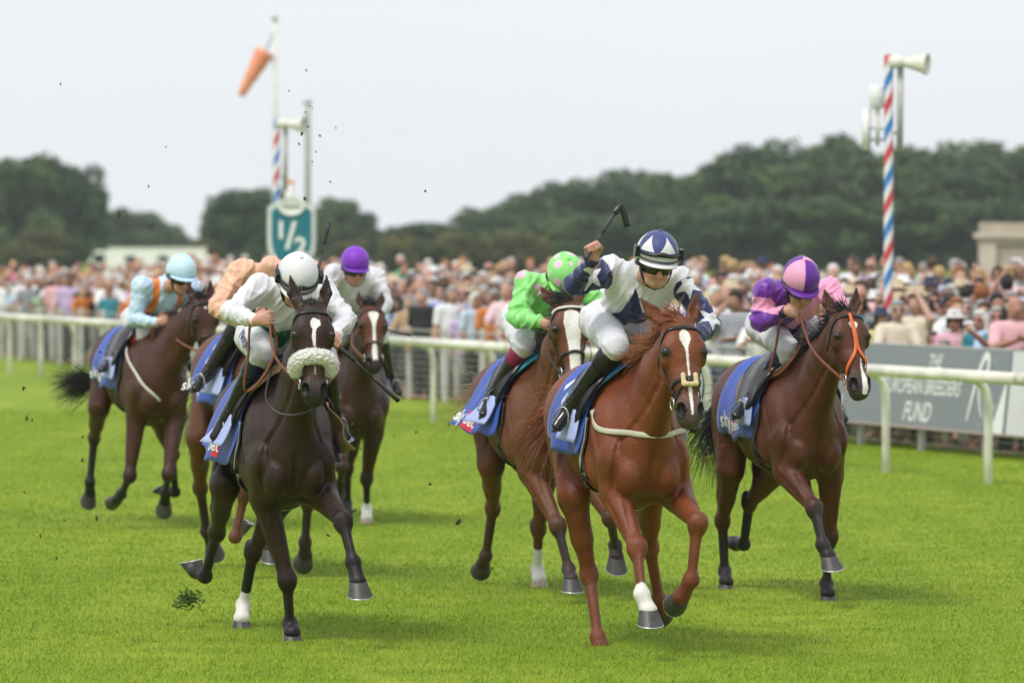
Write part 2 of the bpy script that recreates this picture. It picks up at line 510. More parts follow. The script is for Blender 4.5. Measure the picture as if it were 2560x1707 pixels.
GA, GB, GC = (.196, .298, .021), (.300, .390, .040), (.166, .264, .017)
gm = turf_material('turf', GA, GB, GC)
tag(MB().add([(-4000, -60, 0), (4000, -60, 0), (4000, 5000, 0), (-4000, 5000, 0)], [(0, 1, 2, 3)]).build('ground', gm), 'mown green racecourse turf stretching to the horizon', kind='structure')
offs = [3.0, 3.4, 4.0, 6.0, 8.0, 10.0, 12.0, 14.0, 16.0, 20.0, 26.0]; ts = np.linspace(-16, 160, 89)
V = [course(t, o, bank(o, t) + .006 - (.05 if o in (3.0, 26.0) else 0)) for t in ts for o in offs]
Fc = [(i * 11 + j, i * 11 + j + 1, (i + 1) * 11 + j + 1, (i + 1) * 11 + j) for i in range(88) for j in range(10)]
tag(MB().add(V, Fc).build('spectator_lawn', turf_material('worn_lawn', (.11, .13, .05), (.13, .14, .06), (.13, .11, .06))), 'worn grass bank that the crowd stands on', kind='structure')

# standing blades of grass, closest together near the camera
rs = np.random.RandomState(12); chunks = []
for y0 in np.arange(26.8, 74.0, .4):
    wdt = .098 * y0 + 2.0; n = int(2 * wdt * .4 * 2300 * (28.0 / y0) ** 2.1)
    chunks.append(np.stack([rs.uniform(-wdt, wdt, n), rs.uniform(y0, y0 + .4, n)], 1))
G = np.concatenate(chunks); n = len(G); k = (G[:, 1] / 28.0) ** .8
tuft = .8 + .4 * np.clip(.5 + .5 * wob(np.c_[G, np.zeros(n)], .9, 3), 0, 1)
hh = rs.uniform(.009, .022, n) * tuft * (1 + .15 * k); ww = rs.uniform(.0016, .0030, n) * k; an = rs.uniform(0, 6.283, n); le = rs.normal(0, .45, (n, 2)) * hh[:, None] + np.array((.10, -.12)) * hh[:, None]
dx = np.stack([np.cos(an) * ww, np.sin(an) * ww], 1)
V = np.zeros((n, 3, 3)); V[:, 0, :2] = G - dx; V[:, 1, :2] = G + dx; V[:, 2, :2] = G + le; V[:, 2, 2] = hh
me = mesh_np('grass', V.reshape(-1, 3), np.arange(3 * n).reshape(-1, 3)); vcol(me, 'shade', np.repeat(rs.rand(n), 3))
tag(link('grass', me, turf_material('grass_blades', tuple(1.12 * x for x in GA), tuple(1.12 * x for x in GB), tuple(1.08 * x for x in GC), True)), 'short green grass blades of the race track', 'grass', kind='stuff')

# running rail: oval white plastic tube on posts that lean in at the top
pvc = plain('rail_plastic', (.72, .70, .61), rough=.45, var=.20, scale=3.5, spec=.4); pvc2 = plain('rail_joint_plastic', (.58, .56, .47), rough=.45, var=.1)
rr = empty('running_rail', tuple(course(-8.0)), RAIL_RZ, 'long white plastic running rail beside the race track', 'rail')
def along(t, off, z): return ((-8.0 - t), off, z)      # course coordinates in the rail's own frame (x towards camera, y towards the crowd)
for i in range(-3, 30):
    t = i * 2.72
    MB().tube([along(t, .07, -.25), along(t, .07, .55), along(t, .065, .80), along(t, .035, .93), along(t, -.03, 1.005), along(t, -.11, 1.03)], [.043, .043, .043, .043, .044, .046], n=12).build('post', pvc, rr)
    if i % 2 == 0:
        MB().tube([along(t - 1.36, -.13, 1.055), along(t + 1.34, -.13, 1.055), along(t + 4.04, -.13, 1.055)], .066, n=18, flat=.92).build('rail_tube', pvc, rr)
        MB().tube([along(t - 1.47, -.13, 1.055), along(t - 1.25, -.13, 1.055)], .0685, n=18, flat=.92).build('rail_sleeve', pvc2, rr)

# crowd fence of white posts and wire
wp = plain('fence_white_paint', (.70, .70, .68), rough=.5, var=.12, scale=4); wire = plain('fence_wire', (.50, .50, .48), rough=.5, var=.1)
cf = empty('crowd_fence', tuple(course(-8.0)), RAIL_RZ, 'wire mesh crowd fence on white posts in front of the spectators', 'fence')
for i in range(0, 50):
    t = -7 + i * 1.9; x, y, _ = along(t, 2.65, 0); MB().box((x - .032, y - .032, -.2), (x + .032, y + .032, 1.12)).build('post', wp, cf, smooth=False)
for j in range(11):
    z = .08 + j * .098; x0, y0, _ = along(-7, 2.60, 0); x1, _, _ = along(86, 2.60, 0); MB().tube([(x0, y0, z), (x1, y0, z)], .0042 if j < 10 else .012, n=5).build('wire', wire, cf)
mb = MB()
for i in range(0, 1160): x, y, _ = along(-7 + i * .08, 2.607, 0); mb.add([(x - .0022, y, .03), (x + .0022, y, .03), (x + .0022, y, 1.05), (x - .0022, y, 1.05)], [(0, 1, 2, 3)])
o = mb.build('upright_wires', wire, cf); o['kind'] = 'stuff'

# advertising board hung on the fence
def board(t0, t1, label, color, name='advertising_board'):
    b = empty(name, tuple(course((t0 + t1) / 2, 2.46)), RAIL_RZ, label, 'board', 'advertising boards on the crowd fence'); L = abs(t1 - t0) / 2
    s_ = lambda z: .10 * (z - .28) / .9
    mb = MB(); V = [(-L, s_(.28), .28), (L, s_(.28), .28), (L, s_(1.18), 1.18), (-L, s_(1.18), 1.18)]; V += [(x, y + .02, z) for x, y, z in V]
    mb.add(V, [(3, 2, 1, 0), (4, 5, 6, 7), (0, 1, 5, 4), (1, 2, 6, 5), (2, 3, 7, 6), (3, 0, 4, 7)]); mb.build('panel', plain('board_%s' % label[:5].strip(), color, rough=.35, var=.05, scale=1.5), b, smooth=False)
    MB().tube([(-L, -.005, .265), (L, -.005, .265)], .018, n=8).build('bottom_bar', plain('board_bar', (.33, .26, .22), rough=.6), b)
    MB().tube([(-L, .11, 1.19), (L, .11, 1.19)], .014, n=8).build('top_bar', plain('board_bar_top', (.42, .42, .42), rough=.5), b)
    return b, s_
bo, sl = board(5.35, 11.6, 'grey advertising board with white lettering hung on the crowd fence', (.185, .205, .225))
prt = plain('board_print_white', (.78, .78, .77), rough=.5, var=.03); prt2 = plain('board_print_pale', (.42, .44, .46), rough=.5, var=.03)
def on_board(b, V, Fc, x, z, name='lettering', mat=prt): link(name, mesh_np(name, np.array([(x + v[0], sl(z + v[1]) - .004, z + v[1]) for v in V]), Fc, False), mat, b)
on_board(bo, *text_mesh('THE', .21, .35, .004), .95, .955)
on_board(bo, *text_mesh('EUROPEAN BREEDERS', .235, .30, .004), .62, .655)
on_board(bo, *text_mesh('FUND', .31, .35, .005), .55, .345)
def swoosh(b, x, s=1.0):
    """the board's ribbon-like mark with a thin ring round it"""
    for pts, wds, m in (([(-.30, .10), (-.12, .55), (.05, .80), (.17, .78), (.14, .60), (-.02, .48), (.02, .30), (.12, .14)], (.04, .075, .09, .085, .07, .055, .045, .02), prt),
                        ([(.30, .80), (.42, .70), (.40, .45), (.25, .15), (.05, .05), (-.02, .12)], (.010, .014, .014, .014, .012, .01), prt2)):
        P = catmull([(p[0] * s, p[1] * s, 0) for p in pts], 6); W = np.interp(np.linspace(0, 1, len(P)), np.linspace(0, 1, len(wds)), wds); V = []
        for i, p in enumerate(P):
            d = nz(P[min(i + 1, len(P) - 1)] - P[max(i - 1, 0)]); nn = np.array((-d[1], d[0], 0)) * W[i] / 2; V += [p - nn, p + nn]
        on_board(b, V, [(2 * i, 2 * i + 2, 2 * i + 3, 2 * i + 1) for i in range(len(P) - 1)], x, .30, 'emblem', m)
    on_board(b, *text_mesh('ebf', .13, .2, .003), x + .36, .50)
swoosh(bo, -2.25); swoosh(bo, 2.35)
on_board(bo, [(2.75, 0, 0), (3.1, 0, 0), (3.1, .62, 0)], [(0, 1, 2)], 0, .285, 'corner_stripe')
b2, sl = board(-2.0, 5.30, 'plain white advertising board just inside the right edge of the picture', (.62, .62, .62))

# ------------------------------------------------------------------ poles, signs and far structures
def px(u, v, Y):
    """where a sight line of the survey meets the distance Y (metres)"""
    return np.array(((u - 1280) / 13061 * Y, Y, CAM_H - (v - 619) / 13061 * Y))
def barber_material():
    t = NT('barber_stripes'); o = t.obj(); sp = t.new('ShaderNodeSeparateXYZ'); t.l.new(o, sp.inputs[0])
    a = t.math('DIVIDE', t.math('ARCTAN2', sp.outputs[1], sp.outputs[0]), 2 * math.pi)
    f = t.math('FRACT', t.math('SUBTRACT', t.math('MULTIPLY', sp.outputs[2], 1.72), a))
    n = t.noise(14, 3, o)
    red = t.math('MULTIPLY', t.math('GREATER_THAN', f, .0), t.math('LESS_THAN', f, .27)); blu = t.math('MULTIPLY', t.math('GREATER_THAN', f, .5), t.math('LESS_THAN', f, .77))
    c = t.mix(red, (.74, .75, .76), (.58, .05, .06)); c = t.mix(blu, c, (.03, .20, .52))
    t.set(color=t.mix(1.0, c, t.mix(n, (.8, .8, .8), (1.1, 1.1, 1.1)), 'MULTIPLY'), rough=.4); return t.m
bar = barber_material(); crm = plain('cream_plastic', (.70, .69, .62), rough=.5, var=.08); dgr = plain('dark_bracket', (.10, .10, .10), rough=.5, metal=.5)
def striped_pole(p, top, r, label, aim, extra):
    g = empty('striped_pole', (p[0], p[1], 0), 0, label, 'pole', 'striped loudspeaker poles')
    MB().lathe([(r, -.3), (r, top), (r * .9, top + .02), (0, top + .02)], 20).build('pole', bar, g)
    # horn loudspeaker
    d = nz(aim); c = np.array((0, 0, top - .06)) + d * .10; M = np.stack([np.cross((0, 0, 1), d), np.cross(d, np.cross((0, 0, 1), d)), d], 1)
    hn = MB().lathe([(.0, .02), (.04, .02), (.048, .05), (.06, .13), (.10, .29), (.135, .37), (.13, .375), (.085, .31), (.0, .24)], 20, M, c).build('horn', crm, g); autosmooth(hn.data, 60)
    MB().lathe([(.0, -.10), (.075, -.09), (.08, .05), (.06, .08)], 16, M, c).build('driver_unit', crm, g)
    MB().tube([(0, 0, top - .12), tuple(c + np.array((0, 0, -.05)))], .018, n=8).build('bracket', dgr, g)
    MB().tube([(.13, .02, top - 1.12), (.14, .02, top - .12)], .040, n=12).build('column_speaker', plain('grey_column', (.46, .46, .45), rough=.5), g)
    MB().tube([(.0, .02, top - .9), (.13, .02, top - .9)], .015, n=6).build('bracket', dgr, g)
    if extra:
        MB().tube([(-.14, 0, top - .62), (-.14, 0, top - .60), (-.14, 0, top - .36), (-.14, 0, top - .34)], [.05, .085, .085, .06], n=16).build('antenna_cap', plain('antenna_white', (.78, .78, .78), rough=.45), g)
        MB().tube([(-.13, 0, top - 1.05), (-.13, 0, top - .6)], .028, n=10).build('antenna_stem', crm, g)
        MB().tube([(-.26, 0, top - 1.10), (-.26, 0, top - .62)], .055, n=4).build('antenna_panel', plain('antenna_white', (.78, .78, .78)), g)
        MB().tube([(0, 0, top - .98), (-.26, 0, top - .98)], .014, n=6).build('bracket', dgr, g); MB().tube([(0, 0, top - .86), (-.26, 0, top - .84)], .010, n=6).build('bracket', dgr, g)
    return g
q = px(2221, 142, 61.5); striped_pole(q, q[2], .054, 'tall red white and blue striped pole with antennas among the crowd on the right', (.93, -.35, -.08), True)
q = px(692, 300, 82); striped_pole(q, q[2], .050, 'striped pole with a horn loudspeaker beside the teal half-mile sign', (.92, -.38, -.06), False)
# windsock on its mast, and two plain masts
q = px(688, 52, 150); g = empty('windsock_mast', (q[0], q[1], 0), 0, 'tall pale mast with an orange windsock hanging from it', 'mast')
MB().tube([(0, 0, -.3), (0, 0, 5.6), (0, 0, q[2])], [.085, .07, .05], n=12).build('mast', plain('mast_cream', (.72, .71, .66), rough=.5), g); MB().sphere((0, 0, q[2] + .05), .10, 10, 8).build('finial', plain('finial_brass', (.45, .42, .30), rough=.5), g)
h0 = px(664, 128, 150) - np.array((q[0], q[1], 0)); h1 = px(602, 240, 150) - np.array((q[0], q[1], 0)); d = nz(h1 - h0); M = np.stack([np.cross((0, 1, 0), d), np.cross(d, np.cross((0, 1, 0), d)), d], 1); L = np.linalg.norm(h1 - h0)
M[:, 0] = nz(M[:, 0]); M[:, 1] = nz(np.cross(d, M[:, 0]))
prof = [(.29 - .19 * i / 12 + .012 * math.sin(i * 2.1), L * i / 12) for i in range(13)]; V_ = MB().lathe(prof, 18, M, h0); ws = V_.build('windsock', plain('windsock_orange', (.85, .33, .17), rough=.8, var=.1), g); ws.modifiers.new('t', 'SOLIDIFY').thickness = .01
MB().tube([(0, 0, q[2] - .2), tuple(h0 - d * .35), tuple(h0)], .022, n=6).build('swivel_arm', dgr, g)
q = px(769, 262, 150); g = empty('grey_mast', (q[0], q[1], 0), 0, 'thin grey mast right of the windsock', 'mast'); MB().tube([(0, 0, -.3), (0, 0, q[2] - .2), (0, 0, q[2])], [.11, .09, .085], n=10).build('mast', plain('mast_grey', (.52, .54, .55), rough=.5), g); MB().sphere((0, 0, q[2] + .08), (.14, .14, .12), 10, 8).build('lamp_head', plain('mast_grey', (.5, .5, .5)), g)
q = px(724, 460, 120); g = empty('marker_post', (q[0], q[1], 0), 0, 'short cream post with a small orange cap behind the teal sign', 'post'); MB().tube([(0, 0, -.2), (0, 0, q[2])], .11, n=10).build('shaft', crm, g); MB().sphere((0, 0, q[2] + .03), (.12, .12, .07), 10, 6).build('cap', plain('cap_orange', (.70, .30, .10)), g)
# distance sign
q = px(729, 560, 80); g = empty('distance_sign', (q[0], q[1], 0), 0, 'teal shield-shaped distance sign reading one half in a pale frame', 'sign')
teal = plain('sign_teal', (.012, .165, .215), rough=.4, var=.06); frm = plain('sign_frame', (.50, .55, .52), rough=.5, var=.1); wht = plain('sign_white', (.74, .76, .72), rough=.5)
def shield(w, top, bot, y0, y1, name, mat):
    pts = [(-w, top - .06), (-w + .06, top)] + [(w - .06, top), (w, top - .06)] + [(w, bot + .42)] + [(w * math.cos(a), bot + .42 * (1 - math.sin(a))) for a in np.linspace(.25, 2.89, 14)] + [(-w, bot + .42)]
    n = len(pts); MB().add([(x, y0, z) for x, z in pts] + [(x, y1, z) for x, z in pts], [tuple(range(n)), tuple(range(2 * n - 1, n - 1, -1))] + [(i, i + n, (i + 1) % n + n, (i + 1) % n) for i in range(n)]).build(name, mat, g, smooth=False)
zt = q[2] + .25
shield(.375, zt + .06, zt - .98, .0, -.03, 'frame', frm); shield(.335, zt + .03, zt - .94, -.032, -.045, 'frame_rim', wht); shield(.305, zt, zt - .90, -.047, -.06, 'face', teal)
M = np.array(((1, 0, 0), (0, 0, 1), (0, 1, 0)), float); MB().lathe([(0, .075), (.185, .075), (.205, .085), (.205, .03)], 24, np.array(((1, 0, 0), (0, 0, -1), (0, .72, 0)), float), (0, 0, zt + .02)).build('oval_plate', wht, g)
MB().tube([(-.13 + .26 * i / 14, -.09, zt + .02 + .022 * math.sin(i * 1.9)) for i in range(15)], .008, n=5).build('oval_script', plain('script_dark', (.12, .17, .17)), g)
for tx, x, z, s_ in (('1', -.16, zt - .46, .36), ('/', -.01, zt - .62, .58), ('2', .14, zt - .72, .38)):
    Vt, Ft = text_mesh(tx, s_, 0, .012); link('numeral', mesh_np('numeral', np.array([(x + v[0], -.066, z + v[1]) for v in Vt]), Ft, False), wht, g)
for sx in (-.2, .2): MB().tube([(sx, .03, -.3), (sx, .03, zt - .1)], .03, n=8).build('post', frm, g)
# white horsebox far off on the left
q = px(367, 680, 290); g = empty('horsebox', (q[0], q[1], 0), .06, 'white horsebox parked far beyond the crowd on the left', 'van'); wv = plain('horsebox_white', (.84, .84, .83), rough=.4, var=.06); gl = plain('dark_glass', (.03, .035, .04), rough=.1)
zt = 2.24
MB().box((-2.1, -1.1, .55), (3.3, 1.1, zt)).build('box_body', wv, g, smooth=False); MB().box((-2.15, -1.14, zt + .002), (3.35, 1.14, zt + .07)).build('roof', plain('horsebox_roof', (.76, .76, .74)), g, smooth=False)
cb = MB(); cb.add([(x, y, z) for y in (-1.0, 1.0) for x, z in ((-3.3, .5), (-2.12, .5), (-2.12, 2.15), (-2.85, 2.12), (-3.2, 1.45))], [(4, 3, 2, 1, 0), (5, 6, 7, 8, 9)] + [(i, (i + 1) % 5, (i + 1) % 5 + 5, i + 5) for i in range(5)]); cb.build('cab', wv, g, smooth=False)
MB().box((-2.95, -1.02, 1.35), (-2.3, -1.003, 1.95)).build('window', gl, g, smooth=False)
for x in (-.9, .9, 2.4): MB().box((x - .3, -1.125, 1.5), (x + .3, -1.103, 1.85)).build('window', gl, g, smooth=False)
for x in (-2.5, 2.2):
    for y in (-1.0, 1.0): MB().lathe([(0, -.11), (.40, -.11), (.42, 0), (.40, .11), (0, .11)], 16, np.array(((1, 0, 0), (0, 0, 1), (0, 1, 0)), float), (x, y, .42)).build('wheel', plain('tyre_rubber', (.02, .02, .02), rough=.8), g)
# stone lodge behind the crowd on the right
st = plain('lodge_stone', (.46, .40, .31), rough=.85, var=.16, scale=3, bump=.25, bscale=14); st2 = plain('lodge_trim', (.56, .50, .40), rough=.8, var=.12, scale=5)
g = empty('stone_lodge', (12.6, 112, 0), -.1, 'cream stone lodge with a cornice behind the crowd at the right edge', 'building')
MB().box((-2.55, 0, -.3), (4.5, 4.0, 2.36)).build('wall', st, g, smooth=False); MB().box((-2.61, -.06, 2.363), (4.56, 4.06, 2.50)).build('frieze', st2, g, smooth=False); MB().box((-2.70, -.15, 2.503), (4.65, 4.15, 2.62)).build('cornice', st2, g, smooth=False); MB().box((-2.58, -.03, 2.623), (4.53, 4.03, 2.84)).build('parapet', st, g, smooth=False)
for x in (-2.4, -1.3, -.2, .9, 2.0, 3.1): MB().box((x - .19, -.12, -.3), (x + .19, -.003, 2.36)).build('pilaster', st2, g, smooth=False)

# ------------------------------------------------------------------ trees and hedges beyond the course
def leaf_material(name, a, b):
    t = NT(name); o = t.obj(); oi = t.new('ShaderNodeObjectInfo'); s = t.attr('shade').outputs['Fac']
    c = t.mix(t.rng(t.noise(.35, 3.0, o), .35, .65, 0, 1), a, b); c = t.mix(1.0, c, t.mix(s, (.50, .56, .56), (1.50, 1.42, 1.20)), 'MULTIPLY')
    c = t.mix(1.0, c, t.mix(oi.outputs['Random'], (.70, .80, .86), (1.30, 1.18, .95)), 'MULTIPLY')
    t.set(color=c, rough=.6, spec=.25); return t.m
leafA = leaf_material('leaf_oak', (.036, .080, .036), (.072, .122, .042)); leafB = leaf_material('leaf_hedge', (.085, .105, .035), (.130, .125, .050))
bark = plain('bark', (.060, .048, .036), rough=.9, var=.3, scale=3, bump=.5, bscale=9)
def crown(seed, n_lobes=34, leaves=10500, low=.04):
    """a broad crown about 10 m high and 10 m wide: leaf sprays through the shell of many uneven lobes"""
    r = np.random.RandomState(seed); C, R = [], []
    for i in range(n_lobes):
        z = r.uniform(low + .08, .85); w = math.sqrt(max(.02, 1 - ((z - .48) / .56) ** 2)); a = r.uniform(0, 6.283); q = math.sqrt(r.rand()) * w * .74
        C.append((q * math.cos(a) * 5, q * math.sin(a) * 5, z * 10)); R.append(r.uniform(1.25, 2.15))
    C, R = np.array(C), np.array(R); p = R ** 2 / (R ** 2).sum(); i = r.choice(n_lobes, leaves, p=p); d = r.normal(size=(leaves, 3)); d /= np.linalg.norm(d, axis=1, keepdims=True)
    rad = R[i] * (1 - .45 * r.rand(leaves) ** 2.2) * (1 + .22 * wob(d * 1.0 + C[i] * .3, .9, seed)); P = C[i] + d * rad[:, None] * np.array((1, 1, .85)); P[:, 2] = np.maximum(P[:, 2], .3)
    u = np.cross(d + r.normal(size=(leaves, 3)) * .6, r.normal(size=(leaves, 3))); u /= np.linalg.norm(u, axis=1, keepdims=True); w = np.cross(u, d + r.normal(size=(leaves, 3)) * .7); w /= np.linalg.norm(w, axis=1, keepdims=True) + 1e-6
    s = r.uniform(.16, .42, leaves)[:, None]; V = np.stack([P - u * s, P - w * s * .6 + u * s * .1, P + u * s * 1.1, P + w * s * .6], 1).reshape(-1, 3)
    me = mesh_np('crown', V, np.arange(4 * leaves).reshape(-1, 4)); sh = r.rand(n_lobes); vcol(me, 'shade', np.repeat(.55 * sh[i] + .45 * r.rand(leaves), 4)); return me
def trunk(seed):
    r = np.random.RandomState(seed + 50); mb = MB(); mb.tube([(0, 0, -.3), (.05, 0, 1.0), (.1, .1, 2.4), (.1, .15, 4.5), (0, .1, 7.0)], [.42, .32, .27, .19, .06], n=9)
    for i in range(7):
        a = r.uniform(0, 6.283); z = r.uniform(2.0, 5.2); L = r.uniform(1.8, 3.4); e = np.array((math.cos(a) * L, math.sin(a) * L, z + L * r.uniform(.4, .9)))
        mb.tube([(.08, .1, z), tuple(np.array((.08, .1, z)) * .5 + e * .5 + np.array((0, 0, -.2))), tuple(e)], [.12, .08, .025], n=6)
    return mesh_np('trunk', np.array(mb.v), mb.f)
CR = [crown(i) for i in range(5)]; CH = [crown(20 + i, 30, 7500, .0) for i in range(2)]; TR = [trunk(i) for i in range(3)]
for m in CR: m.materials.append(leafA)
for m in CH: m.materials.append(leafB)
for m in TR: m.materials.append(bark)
rt = random.Random(7)
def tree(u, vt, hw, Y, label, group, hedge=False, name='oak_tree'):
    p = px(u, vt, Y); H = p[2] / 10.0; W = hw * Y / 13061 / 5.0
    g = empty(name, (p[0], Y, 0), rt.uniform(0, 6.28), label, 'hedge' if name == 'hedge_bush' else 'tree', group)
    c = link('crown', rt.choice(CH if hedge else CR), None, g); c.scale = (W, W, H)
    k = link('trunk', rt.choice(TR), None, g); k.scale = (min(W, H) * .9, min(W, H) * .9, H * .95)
TL = [(70, 385, 120, 500, 'big round dark tree at the far left, the highest on that side', 'trees on the left'),
      (185, 405, 85, 500, 'dark tree leaning out on the right of the big left clump', 'trees on the left'), (0, 400, 95, 505, 'dark tree cut by the left edge of the picture', 'trees on the left'),
      (150, 470, 110, 506, 'dark tree filling the foot of the big left clump', 'trees on the left'), (40, 480, 110, 507, 'dark tree low in the big clump by the left edge', 'trees on the left'),
      (300, 518, 55, 640, 'small grey-green tree just right of the big left clump', 'trees on the left'), (375, 528, 58, 640, 'rounded grey-green tree midway between the left clumps', 'trees on the left'), (438, 560, 42, 700, 'lowest small tree before the middle clump', 'trees on the left'), (255, 545, 40, 650, 'small tree tucked against the big left clump', 'trees on the left'),
      (600, 470, 80, 480, 'broad dark tree left of the striped pole', 'trees in the middle'), (672, 462, 75, 480, 'tall dark tree directly behind the striped pole', 'trees in the middle'), (548, 525, 50, 485, 'lower dark tree on the left flank of the middle clump', 'trees in the middle'), (640, 540, 110, 486, 'dark tree at the foot of the middle clump', 'trees in the middle'),
      (835, 492, 70, 560, 'round tree right of the teal sign', 'trees in the middle'), (905, 528, 52, 560, 'smaller tree stepping down right of the round one', 'trees in the middle'), (780, 515, 45, 565, 'tree showing between the teal sign and the violet cap', 'trees in the middle'), (960, 565, 45, 620, 'lowest tree before the hedges', 'trees in the middle')]
TL += [(-110 - 95 * i_, 400 + (i_ * 53) % 90, 105, 505 + (i_ * 17) % 40, '%s dark tree beyond the left edge of the picture' % w_, 'trees off to the left') for i_, w_ in enumerate('first second third fourth fifth sixth seventh eighth'.split())]
for u, v, w, Y, l, gname in TL: tree(u, v, w * 1.12, Y, l, gname)
WOOD = [(1075, 560, 55), (1130, 548, 55), (1190, 508, 60), (1250, 500, 62), (1310, 488, 62), (1375, 462, 66), (1440, 440, 68), (1505, 425, 68), (1570, 418, 68), (1635, 412, 66), (1700, 425, 62), (1745, 398, 66), (1800, 376, 72), (1860, 356, 76), (1930, 340, 80), (2000, 328, 82), (2065, 325, 82), (2130, 345, 80), (2200, 350, 84), (2270, 344, 84), (2345, 350, 86), (2420, 342, 86), (2495, 338, 88), (2570, 345, 90), (2640, 350, 90)]
ORD = 'first second third fourth fifth sixth seventh eighth ninth tenth eleventh twelfth thirteenth fourteenth fifteenth sixteenth seventeenth eighteenth nineteenth twentieth twenty-first twenty-second twenty-third twenty-fourth twenty-fifth twenty-sixth'.split()
for i, (u, v, w) in enumerate(WOOD[::2]): tree(u, v - 6 + (i * 7) % 13, w * 2.05, 520 + (i * 37) % 60, '%s oak from the left in the top row of the wood behind the crowd' % ORD[i], 'wood behind the crowd')
for i, (u, v, w) in enumerate(WOOD[1::2]):
    if v < 520: tree(u + 5, v + (619 - v) * (.14 + .12 * (i % 3)), w * 1.9, 492 + (i * 29) % 20, '%s oak from the left in the middle row of the wood' % ORD[i], 'near edge of the wood')
for i, (u, v, w) in enumerate(WOOD[3::2]): tree(u + 18, v + (619 - v) * .55, w * 2.1, 478 + (i * 13) % 12, '%s young oak from the left along the foot of the wood' % ORD[i], 'foot of the wood')
HD = [(110, 558, 78, 430, 'pale green round bush below the big left trees'), (35, 605, 60, 420, 'brownish bush at the left edge'), (105, 618, 70, 400, 'russet bush under the pale green one'), (995, 580, 70, 440, 'olive bush beginning the long hedge'), (1075, 590, 70, 430, 'olive bush second along the long hedge'), (1150, 575, 75, 440, 'yellow-green bush in the middle of the long hedge'), (1235, 568, 75, 440, 'olive bush where the hedge meets the wood'), (1320, 575, 75, 445, 'bush ending the hedge under the wood'), (505, 590, 60, 450, 'olive bush left of the middle trees'), (880, 590, 60, 440, 'olive bush below the round tree')]
for u, v, w, Y, l in HD: tree(u, v, w, Y, l, 'hedge bushes', True, 'hedge_bush')

# ------------------------------------------------------------------ racehorses
def coat_material(name, rough=0.45):
    if name in MATS: return MATS[name]
    t = NT(name); o = t.obj()
    c = t.attr('coat').outputs['Color']; w = t.attr('white').outputs['Fac']
    big = t.noise(5.0, 4.0, o); fine = t.noise(160.0, 3.0, o)
    f = t.math('MULTIPLY', t.rng(big, 0.3, 0.7, 0.80, 1.18), t.rng(fine, 0.3, 0.7, 0.84, 1.16))
    v = t.new('ShaderNodeVectorMath', operation='SCALE'); t.l.new(c, v.inputs[0]); t.l.new(f, v.inputs['Scale'])
    ragged = t.math('ADD', w, t.math('MULTIPLY', t.math('SUBTRACT', t.noise(90.0, 4.0, o), 0.5), 0.5))
    m = t.rng(ragged, 0.42, 0.58, 0, 1)
    col = t.mix(m, v.outputs[0], (0.76, 0.73, 0.69))
    t.set(color=col, rough=t.rng(big, 0.3, 0.7, rough - 0.06, rough + 0.08), spec=0.34, sheen=0.0)
    t.b.inputs['Sheen Roughness'].default_value = 0.4
    mp = t.new('ShaderNodeMapping'); mp.inputs['Scale'].default_value = (1, 1, 0.35); t.l.new(o, mp.inputs['Vector'])
    vein = t.math('ABSOLUTE', t.math('SUBTRACT', t.noise(9.0, 2.0, mp.outputs[0], dist=1.2), 0.5))
    h = t.math('ADD', t.math('MULTIPLY', t.rng(vein, 0.0, 0.035, 1.0, 0.0, True), 0.05), t.math('ADD', t.math('MULTIPLY', t.noise(14.0, 3.0, o), 0.55), t.math('MULTIPLY', t.noise(200.0, 2.0, mp.outputs[0]), 0.12)))
    t.bump(h, 0.5, 0.035)
    MATS[name] = t.m
    return t.m

def hair_material(name, color, rough=0.5):
    return plain(name, color, rough=rough, var=0.35, scale=40.0, spec=0.35, sheen=0.1)

TRUNK = [(.42, 1.10, .185, .25), (.24, 1.13, .235, .345), (-.02, 1.175, .255, .40), (-.33, 1.19, .275, .35), (-.62, 1.255, .255, .285), (-.86, 1.265, .265, .275), (-1.06, 1.19, .19, .235)]

